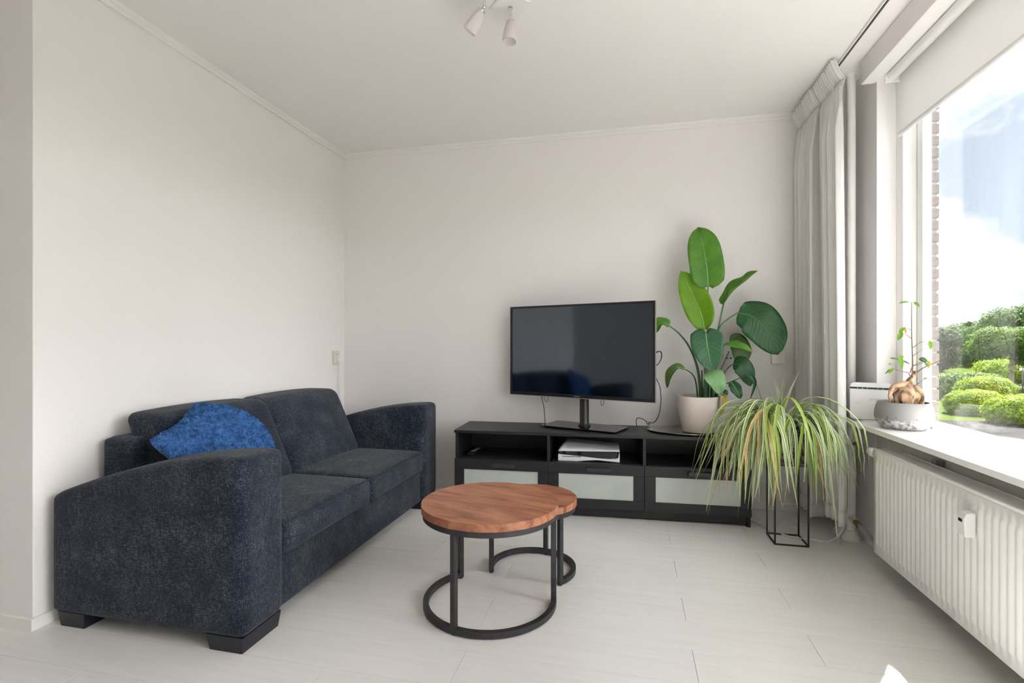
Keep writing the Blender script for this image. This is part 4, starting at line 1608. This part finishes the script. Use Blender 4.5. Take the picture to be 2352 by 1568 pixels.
lathe(bm, [(0, 0), (.080, 0), (.092, .006), (.107, .025), (.1155, .045), (.1185, .06), (.1165, .085), (.1105, .112), (.1035, .128), (.1015, .1295), (.099, .128), (.104, .10), (.107, .07), (0, .07)], seg=64)
build('pot', bm, pot_mat(), bo, 'auto')
bm = B()
lathe(bm, [(0, .122), (.05, .121), (.1005, .115), (.1, .10), (0, .1)], seg=36)
for v in bm.verts:
    if v.co.z > .11:
        v.co.z += .004 * mnoise.noise(v.co * 60)
build('soil', bm, M['soil'], bo, True)
def bw_(u, v, Y):
    return at(u, v, Y) - BC
def root(pts, rad, nm='root', mt_='ficus_bark', seg=10, n=22, lump=.0):
    bm = B()
    tube(bm, pts, rad, seg, n=n)
    for v in bm.verts:
        v.co += Vector(mnoise.noise_vector(v.co * 38)) * (lump or .0025)
    return build(nm, bm, M[mt_], bo, True)
Y0 = 2.83
root([bw_(2078, 930, 2.80), bw_(2080, 905, 2.80), bw_(2088, 885, 2.81), bw_(2092, 868, 2.82)], [.034, .040, .020, .011], 'trunk', seg=16, lump=.006)
root([bw_(2066, 932, 2.79), bw_(2066, 908, 2.80), bw_(2080, 888, 2.81)], [.016, .026, .018], seg=14, lump=.006)
root([bw_(2096, 930, 2.80), bw_(2099, 912, 2.80), bw_(2092, 890, 2.81)], [.016, .025, .014], seg=14, lump=.005)
root([bw_(2046, 928, 2.80), bw_(2044, 905, 2.80), bw_(2053, 889, 2.80), bw_(2075, 882, 2.80), bw_(2088, 880, 2.81)], [.004, .008, .013, .015, .010])
root([bw_(2049, 928, 2.80), bw_(2046, 910, 2.80)], [.003, .004])
root([bw_(2115, 928, 2.80), bw_(2117, 908, 2.80), bw_(2110, 893, 2.80), bw_(2094, 884, 2.81)], [.012, .012, .010, .008])
root([bw_(2076, 930, 2.775), bw_(2072, 915, 2.775), bw_(2078, 900, 2.79)], [.007, .009, .006])
root([bw_(2090, 875, 2.82), bw_(2098, 862, 2.82), bw_(2103, 853, 2.82)], [.011, .009, .007], 'cut_branch')
def twig(pts, r0=.0022, r1=.0012):
    bm = B()
    tube(bm, pts, [r0, r1], 6, n=18)
    return build('branch', bm, M['twig'], bo, True)
twig([bw_(2095, 885, 2.81), bw_(2096, 830, 2.81), bw_(2094, 770, 2.82), bw_(2094, 694, 2.82)], .0032, .0012)
twig([bw_(2100, 860, 2.82), bw_(2120, 845, 2.82), bw_(2150, 832, 2.80), bw_(2168, 820, 2.79), bw_(2186, 797, 2.78)], .0030, .001)
twig([bw_(2092, 868, 2.81), bw_(2086, 856, 2.80), bw_(2070, 853, 2.79), bw_(2050, 846, 2.78)], .0026, .001)
twig([bw_(2090, 856, 2.81), bw_(2096, 842, 2.80), bw_(2108, 835, 2.79), bw_(2118, 830, 2.78)], .002, .001)
twig([bw_(2095, 838, 2.81), bw_(2108, 838, 2.80), bw_(2120, 832, 2.80)], .0016, .001)
twig([bw_(2094, 778, 2.82), bw_(2082, 769, 2.81), bw_(2070, 764, 2.80)], .0015, .0008)
twig([bw_(2097, 798, 2.81), bw_(2115, 786, 2.80), bw_(2133, 781, 2.79)], .0015, .0008)
twig([bw_(2097, 817, 2.81), bw_(2112, 807, 2.80), bw_(2126, 798, 2.79)], .0015, .0008)
twig([bw_(2096, 890, 2.80), bw_(2110, 880, 2.79), bw_(2121, 871, 2.78)], .0018, .0008)
twig([bw_(2094, 758, 2.82), bw_(2084, 754, 2.81), bw_(2078, 751, 2.80)], .0012, .0007)
for (a, b_, wd, m_) in (
        ((2066, 815), (2072, 847), .0095, 'ficus_leaf'), ((2068, 818), (2074, 838), .006, 'ficus_leaf'), ((2076, 752), (2065, 764), .0085, 'ficus_leaf'),
        ((2072, 762), (2062, 781), .0100, 'ficus_leaf'), ((2077, 751), (2080, 766), .005, 'ficus_yellow'), ((2135, 782), (2138, 802), .0085, 'ficus_leaf'),
        ((2098, 694), (2112, 704), .0070, 'ficus_leaf'), ((2088, 693), (2064, 696), .0045, 'ficus_leaf'), ((2112, 822), (2130, 830), .0090, 'ficus_leaf_dark'),
        ((2110, 824), (2128, 834), .0065, 'ficus_leaf_dark'), ((2124, 834), (2134, 844), .0060, 'ficus_leaf'), ((2128, 828), (2138, 840), .0065, 'ficus_yellow'),
        ((2050, 838), (2040, 836), .0065, 'ficus_leaf'), ((2051, 846), (2040, 857), .0080, 'ficus_leaf'), ((2046, 846), (2033, 859), .004, 'ficus_leaf_dark'),
        ((2064, 826), (2044, 822), .0050, 'ficus_leaf_dark'), ((2070, 828), (2090, 836), .0045, 'ficus_leaf_dark'), ((2068, 822), (2076, 818), .0055, 'ficus_leaf'), ((2120, 871), (2130, 868), .004, 'ficus_leaf')):
    pa, pb = bw_(*a, 2.79), bw_(*b_, 2.785)
    leaf_obj(bo, [pa, (pa + pb) / 2 + Vector((0, -.002, .002)), pb], wd, Vector((-.3, -.9, .35)).normalized(), M[m_], .25, .05, base_w=.1, peak=.45, rib=False, seed=int(a[0]))

# ================================================================== SOCKETS
def socket(name, label, x, y, z, w_, h2, rot, body, two=True, kind=0):
    t = thing(name, label, 'socket', (x, y, z), rot)
    build('plate', box(B(), -w_ / 2, w_ / 2, -.022, -.0002, -h2 / 2, h2 / 2, .003), body, t)
    return t
s1 = socket('wall_socket', 'cream double wall socket with a plug beside the room corner', XL, 3.528, .986, .072, .105, R(90), M['cream_plastic'])
for z in (.027, -.024):
    rb = lathe(B(), [(.021, 0), (.021, .003), (.018, .003), (.017, .0005), (0, .0005)], seg=28, M=Matrix.Translation((0, -.022, z)) @ Matrix.Rotation(R(90), 4, 'X'))
    build('outlet_ring', rb, M['cream_plastic'], s1, 'auto')
for x in (-.0085, .0085):
    build('pin_hole', lathe(B(), [(.0035, 0), (.0035, .0012), (0, .0012)], seg=10, M=Matrix.Translation((x, -.022, .027)) @ Matrix.Rotation(R(90), 4, 'X')), M['grey_slot'], s1)
build('plug', lathe(B(), [(.018, 0), (.018, .018), (.014, .026), (0, .027)], seg=24, M=Matrix.Translation((.004, -.024, -.024)) @ Matrix.Rotation(R(90), 4, 'X')), M['white_plastic'], s1, 'auto')
bm = B()
tube(bm, [(XL + .030, 3.532, .955), (XL + .028, 3.535, .90), (XL + .012, 3.55, .72), (XL + .010, 3.555, .45), (XL + .008, 3.56, .05)], .0035, 6, n=24)
tag(build('socket_cable', bm, M['white_cable'], None, True), 'white flex hanging from the corner socket down behind the sofa', 'cable')
bm = B()
tube(bm, [(XL + .004, 3.585, .935), (XL + .004, 3.590, .70), (XL + .02, 3.62, .55), (XL + .04, YB - .02, .40), (XL + .04, YB - .02, .05)], .003, 6, n=24)
tag(build('wall_cable', bm, M['white_cable'], None, True), 'thin white cable running down the corner of the two walls', 'cable')

s2 = socket('wall_socket', 'white double socket with two round holes behind the leafy plant', .676, YB, .992, .135, .072, 0, M['white_plastic'])
for xx in (-.03, ):
    build('outlet_ring', lathe(B(), [(.021, 0), (.021, .003), (.018, .003), (.017, .0005), (0, .0005)], seg=28, M=Matrix.Translation((xx, -.022, 0)) @ Matrix.Rotation(R(90), 4, 'X')), M['white_plastic'], s2, 'auto')
    for dx in (-.0125, .0125):
        build('pin_hole', lathe(B(), [(.006, 0), (.006, .0012), (0, .0012)], seg=14, M=Matrix.Translation((xx + dx, -.022, .004)) @ Matrix.Rotation(R(90), 4, 'X')), M['grey_slot'], s2)
build('adapter', box(B(), .040, .105, -.05, -.0215, -.022, .010, .005), M['white_plastic'], s2)
s3 = socket('wall_socket', 'cream socket block with two pin holes low beside the curtain', .948, YB, 1.002, .078, .082, 0, M['cream_plastic'])
build('upper_plate', box(B(), -.038, .038, -.020, -.0002, .042, .100, .003), M['cream_plastic'], s3)
for dx, dz in ((.022, .072), (.018, .062)):
    build('pin_hole', lathe(B(), [(.0025, 0), (.0025, .0012), (0, .0012)], seg=10, M=Matrix.Translation((dx, -.020, dz)) @ Matrix.Rotation(R(90), 4, 'X')), M['grey_slot'], s3)
bm = B()
tube(bm, [(.775, YB - .03, .975), (.79, YB - .012, .93), (.83, YB - .01, .80), (.885, YB - .012, .60), (.90, YB - .02, .30), (.92, YB - .03, .02), (.95, 3.45, .004), (1.02, 3.36, .004)], .0026, 6, n=40)
tag(build('adapter_cable', bm, M['white_cable'], None, True), 'thin white cable dropping from the socket behind the plants', 'cable')
# white router lead looping over the floor
bm = B()
tube(bm, [(1.165, 3.155, .66), (1.150, 3.11, .55), (1.150, 3.09, .35), (1.148, 3.08, .20), (1.11, 3.07, .08), (1.06, 3.10, .012), (.99, 3.13, .0055), (.90, 3.14, .0055), (.80, 3.24, .0055), (.75, 3.36, .0055), (.71, 3.44, .0055)], .0042, 8, n=60)
tag(build('router_cable', bm, M['white_cable'], None, True), 'white cable from the window sill looping across the floor', 'cable')

# ================================================================== CEILING LIGHT
cl = thing('ceiling_light', 'ceiling light with white square plates and frosted glass spots', 'ceiling light', (-.51, 2.2, ZC))
def plate(cx, cy, rot, s=.066):
    o = build('mounting_plate', box(B(), -s, s, -s, s, -.012, -.0002, .003), M['white_plastic'], cl)
    o.location = (cx, cy, 0)
    o.rotation_euler = (0, 0, rot)
    build('raised_edge', box(B(), -s - .004, s + .004, -s - .004, s + .004, -.008, -.0001, .002), M['white_plastic'], o)
    return o
plate(-.005, .0, R(42))
plate(-.105, -.105, R(42))
def spot(cx, cy, dirv, L0=.040):
    bm = B()
    tube(bm, [(cx, cy, -.012), (cx, cy, -.012 - L0)], .0068, 14)
    lathe(bm, [(0, -.012), (.010, -.012), (.010, -.017), (.0068, -.018)], cx, cy, 16)
    build('stem', bm, M['chrome'], cl, 'auto')
    d = Vector(dirv).normalized()
    j = Vector((cx, cy, -.012 - L0 - .006))
    bm = B()
    tb_ = bmesh.new()
    bmesh.ops.create_uvsphere(tb_, u_segments=14, v_segments=10, radius=.008, matrix=Matrix.Translation(j))
    merge(bm, tb_)
    tube(bm, [j, j + d * .016], .004, 10)
    build('joint', bm, M['chrome'], cl, 'auto')
    Mx = Matrix.Translation(j + d * .012) @ d.to_track_quat('Z', 'Y').to_matrix().to_4x4()
    bm = lathe(B(), [(0, 0), (.012, 0), (.0185, .004), (.0185, .014), (.0165, .016), (.0165, .010), (0, .008)], seg=24, M=Mx)
    build('cap', bm, M['chrome'], cl, 'auto')
    bm = lathe(B(), [(.0168, .008), (.021, .020), (.027, .045), (.0315, .075), (.0325, .092), (.031, .104), (.029, .104), (.0305, .092), (.029, .075), (.024, .045), (.018, .02), (.014, .010)], seg=32, M=Mx)
    build('glass_shade', bm, M['lamp_glass'], cl, 'auto')
spot(-.005, .005, (-.02, -.10, -1))
spot(-.100, -.090, (-.62, .10, -.80))

# ================================================================== OUTSIDE
GZ = -1.0
gr = build('ground', box(B(), -60, 160, -90, 160, GZ - .3, GZ), M['lawn'])
tag(gr, 'green lawn outside the window', None, None, 'structure')
pv = build('pavement', box(B(), -40, 14.5, -45, 16.2, GZ - .2, GZ + .02), M['paving'])
tag(pv, 'grey paved strip outside below the window', None, None, 'structure')

def foliage(name, blobs, n, size, mt_, parent=None, seed=1, loc=(0, 0, 0), up=.3, rough_=.34):
    r2 = random.Random(seed)
    V, Fc = [], []
    tot = sum(b[3] * b[4] + b[3] * b[5] + b[4] * b[5] for b in blobs)
    for b in blobs:
        k = int(n * (b[3] * b[4] + b[3] * b[5] + b[4] * b[5]) / tot)
        for _ in range(k):
            d = Vector((r2.gauss(0, 1), r2.gauss(0, 1), r2.gauss(0, 1))).normalized()
            bump_ = 1 + rough_ * (mnoise.noise(d * 3.1 + Vector((b[0], b[1], b[2]))) + .6 * mnoise.noise(d * 7.7 + Vector((b[1], b[2], b[0])))) 
            rr = bump_ * (1 - .42 * r2.random() ** 2)
            p = Vector((b[0] + d.x * b[3] * rr, b[1] + d.y * b[4] * rr, b[2] + d.z * b[5] * rr))
            nn_ = (d + Vector((r2.uniform(-1, 1), r2.uniform(-1, 1), r2.uniform(-1, 1) + up)) * .8).normalized()
            a = nn_.orthogonal().normalized()
            a = Matrix.Rotation(r2.uniform(0, 6.28), 3, nn_) @ a
            c = nn_.cross(a)
            s = size * r2.uniform(.6, 1.3)
            i = len(V)
            V += [tuple(p - a * s), tuple(p + c * s * .55), tuple(p + a * s), tuple(p - c * s * .55)]
            Fc.append((i, i + 1, i + 2, i + 3))
    o = mesh_py(name, V, Fc, mt_, parent)
    return o
def dirpt(u, c):
    d = FW + RT * ((u - 1176) / F)
    return d * c
def tree(label, u, c, ztop, rad, mt_, n, seed, size=.16, trunk=True, nb=16, zlow=None, group='trees beyond the lawn', tr_r=.22):
    p = dirpt(u, c)
    t = thing('tree', label, 'tree', (p.x, p.y, GZ), 0, group)
    r2 = random.Random(seed)
    zc = ztop - GZ
    zl = zlow - GZ if zlow is not None else zc * .25
    blobs = []
    for _ in range(nb):
        h2 = zl + (zc - zl) * r2.uniform(.12, .82)
        k = (h2 - zl) / (zc - zl)
        rr = rad * math.sin(math.pi * min(.95, max(.08, .18 + k * .78))) ** .6
        a = r2.uniform(0, 6.28)
        q = r2.uniform(.2, .75) * rr
        s = rad * r2.uniform(.30, .46)
        blobs.append((math.cos(a) * q, math.sin(a) * q, h2, s, s, s * .72))
    blobs.append((0, 0, zc - rad * .32, rad * .45, rad * .45, rad * .32))
    o = foliage('crown', blobs, n, size, mt_, t, seed)
    if trunk:
        bm = B()
        tube(bm, [(0, 0, -.1), (.05, .02, zl), (0, 0, zc * .7)], [tr_r, tr_r * .8, .08], 10, n=8)
        build('trunk', bm, M['bark'], t, True)
    return t
tree('big light green tree at the edge of the window view', 2366, 31, 3.55, 3.1, M['tree_a'], 70000, 1, .075, nb=24, zlow=.1)
tree('bright green tree with low hanging branches over the bin', 2322, 24, 1.75, 1.6, M['tree_c'], 45000, 2, .05, nb=18, zlow=.25, tr_r=.10)
tree('dark round topped tree in the middle distance', 2226, 62, 3.9, 2.7, M['tree_b'], 20000, 3, .14, nb=14, zlow=-.9, tr_r=.2)
tree('grey green tree beside the brick jamb', 2158, 38, 2.35, 2.0, M['tree_b'], 30000, 4, .085, nb=16, zlow=-.9, tr_r=.2)
tree('mid green tree filling the middle of the view', 2258, 46, 2.9, 2.9, M['tree_a'], 36000, 5, .11, nb=18, zlow=-.9, tr_r=.2)
tree('pale leafy tree behind the grey green one', 2196, 54, 3.1, 2.8, M['tree_a'], 26000, 6, .12, nb=16, zlow=-.9, tr_r=.2)
tree('far dark tree closing the gap at the window edge', 2318, 72, 4.6, 5.0, M['tree_b'], 14000, 8, .3, nb=16, zlow=-.9, tr_r=.2)
def shrub(name, label, u, c, rx, ry, h2, mt_, n, size, seed, cat='hedge'):
    p = dirpt(u, c)
    t = thing(name, label, cat, (p.x, p.y, GZ))
    o = foliage('foliage', [(0, 0, h2 * .42, rx, ry, h2 * .58), (-rx * .45, 0, h2 * .40, rx * .6, ry * .8, h2 * .5), (rx * .45, 0, h2 * .42, rx * .6, ry * .8, h2 * .52)], n, size, mt_, t, seed, up=.6, rough_=.20)
    bm = B()
    tb_ = bmesh.new()
    bmesh.ops.create_icosphere(tb_, subdivisions=2, radius=1)
    for v in tb_.verts:
        v.co = Vector((v.co.x * rx * .85, v.co.y * ry * .85, max(-.02, h2 * .40 + v.co.z * h2 * .46)))
    merge(bm, tb_)
    build('inner_twigs', bm, mt_, t, True)
    return t
shrub('clipped_hedge', 'rounded lime green hedge nearest the pavement', 2375, 13.2, 1.05, .7, .80, M['hedge'], 42000, .026, 11)
shrub('clipped_hedge', 'second rounded hedge beside the brick jamb end', 2238, 15.2, .72, .6, .74, M['hedge'], 30000, .026, 12)
shrub('grassy_shrub', 'feathery yellow green shrub between hedge and lawn', 2262, 17.5, .85, .6, 1.0, M['hedge'], 20000, .032, 13, 'shrub')
shrub('meadow_bush', 'low green bush on the lawn behind the hedges', 2215, 19.5, 1.4, .8, 1.05, M['tree_c'], 22000, .045, 14, 'shrub')
shrub('meadow_bush', 'grass mound under the trees at the window edge', 2345, 27, 2.0, 1.4, 1.5, M['hedge'], 20000, .055, 15, 'shrub')
p = dirpt(2333, 21.5)
bn = thing('litter_bin', 'black litter bin standing on the lawn below the trees', 'bin', (p.x, p.y, GZ))
build('drum', lathe(B(), [(0, 0), (.14, 0), (.15, .02), (.165, .38), (.17, .40), (.155, .40), (.14, .05), (0, .04)], seg=20), M['bin'], bn, 'auto')
build('band', lathe(B(), [(.163, .27), (.17, .27), (.172, .33), (.166, .33)], seg=20), M['lettering'], bn, 'auto')
p = dirpt(2349, 20)
pl = thing('sign_post', 'thin dark post standing beside the litter bin', 'post', (p.x, p.y, GZ))
bm = B()
tube(bm, [(0, 0, -.1), (0, 0, 1.15)], .022, 8)
build('pole', bm, M['black_metal'], pl, True)
bm = B()
box(bm, -.10, .10, -.012, .012, 1.05, 1.15, .004)
build('plate', bm, M['grey_pipe'], pl)
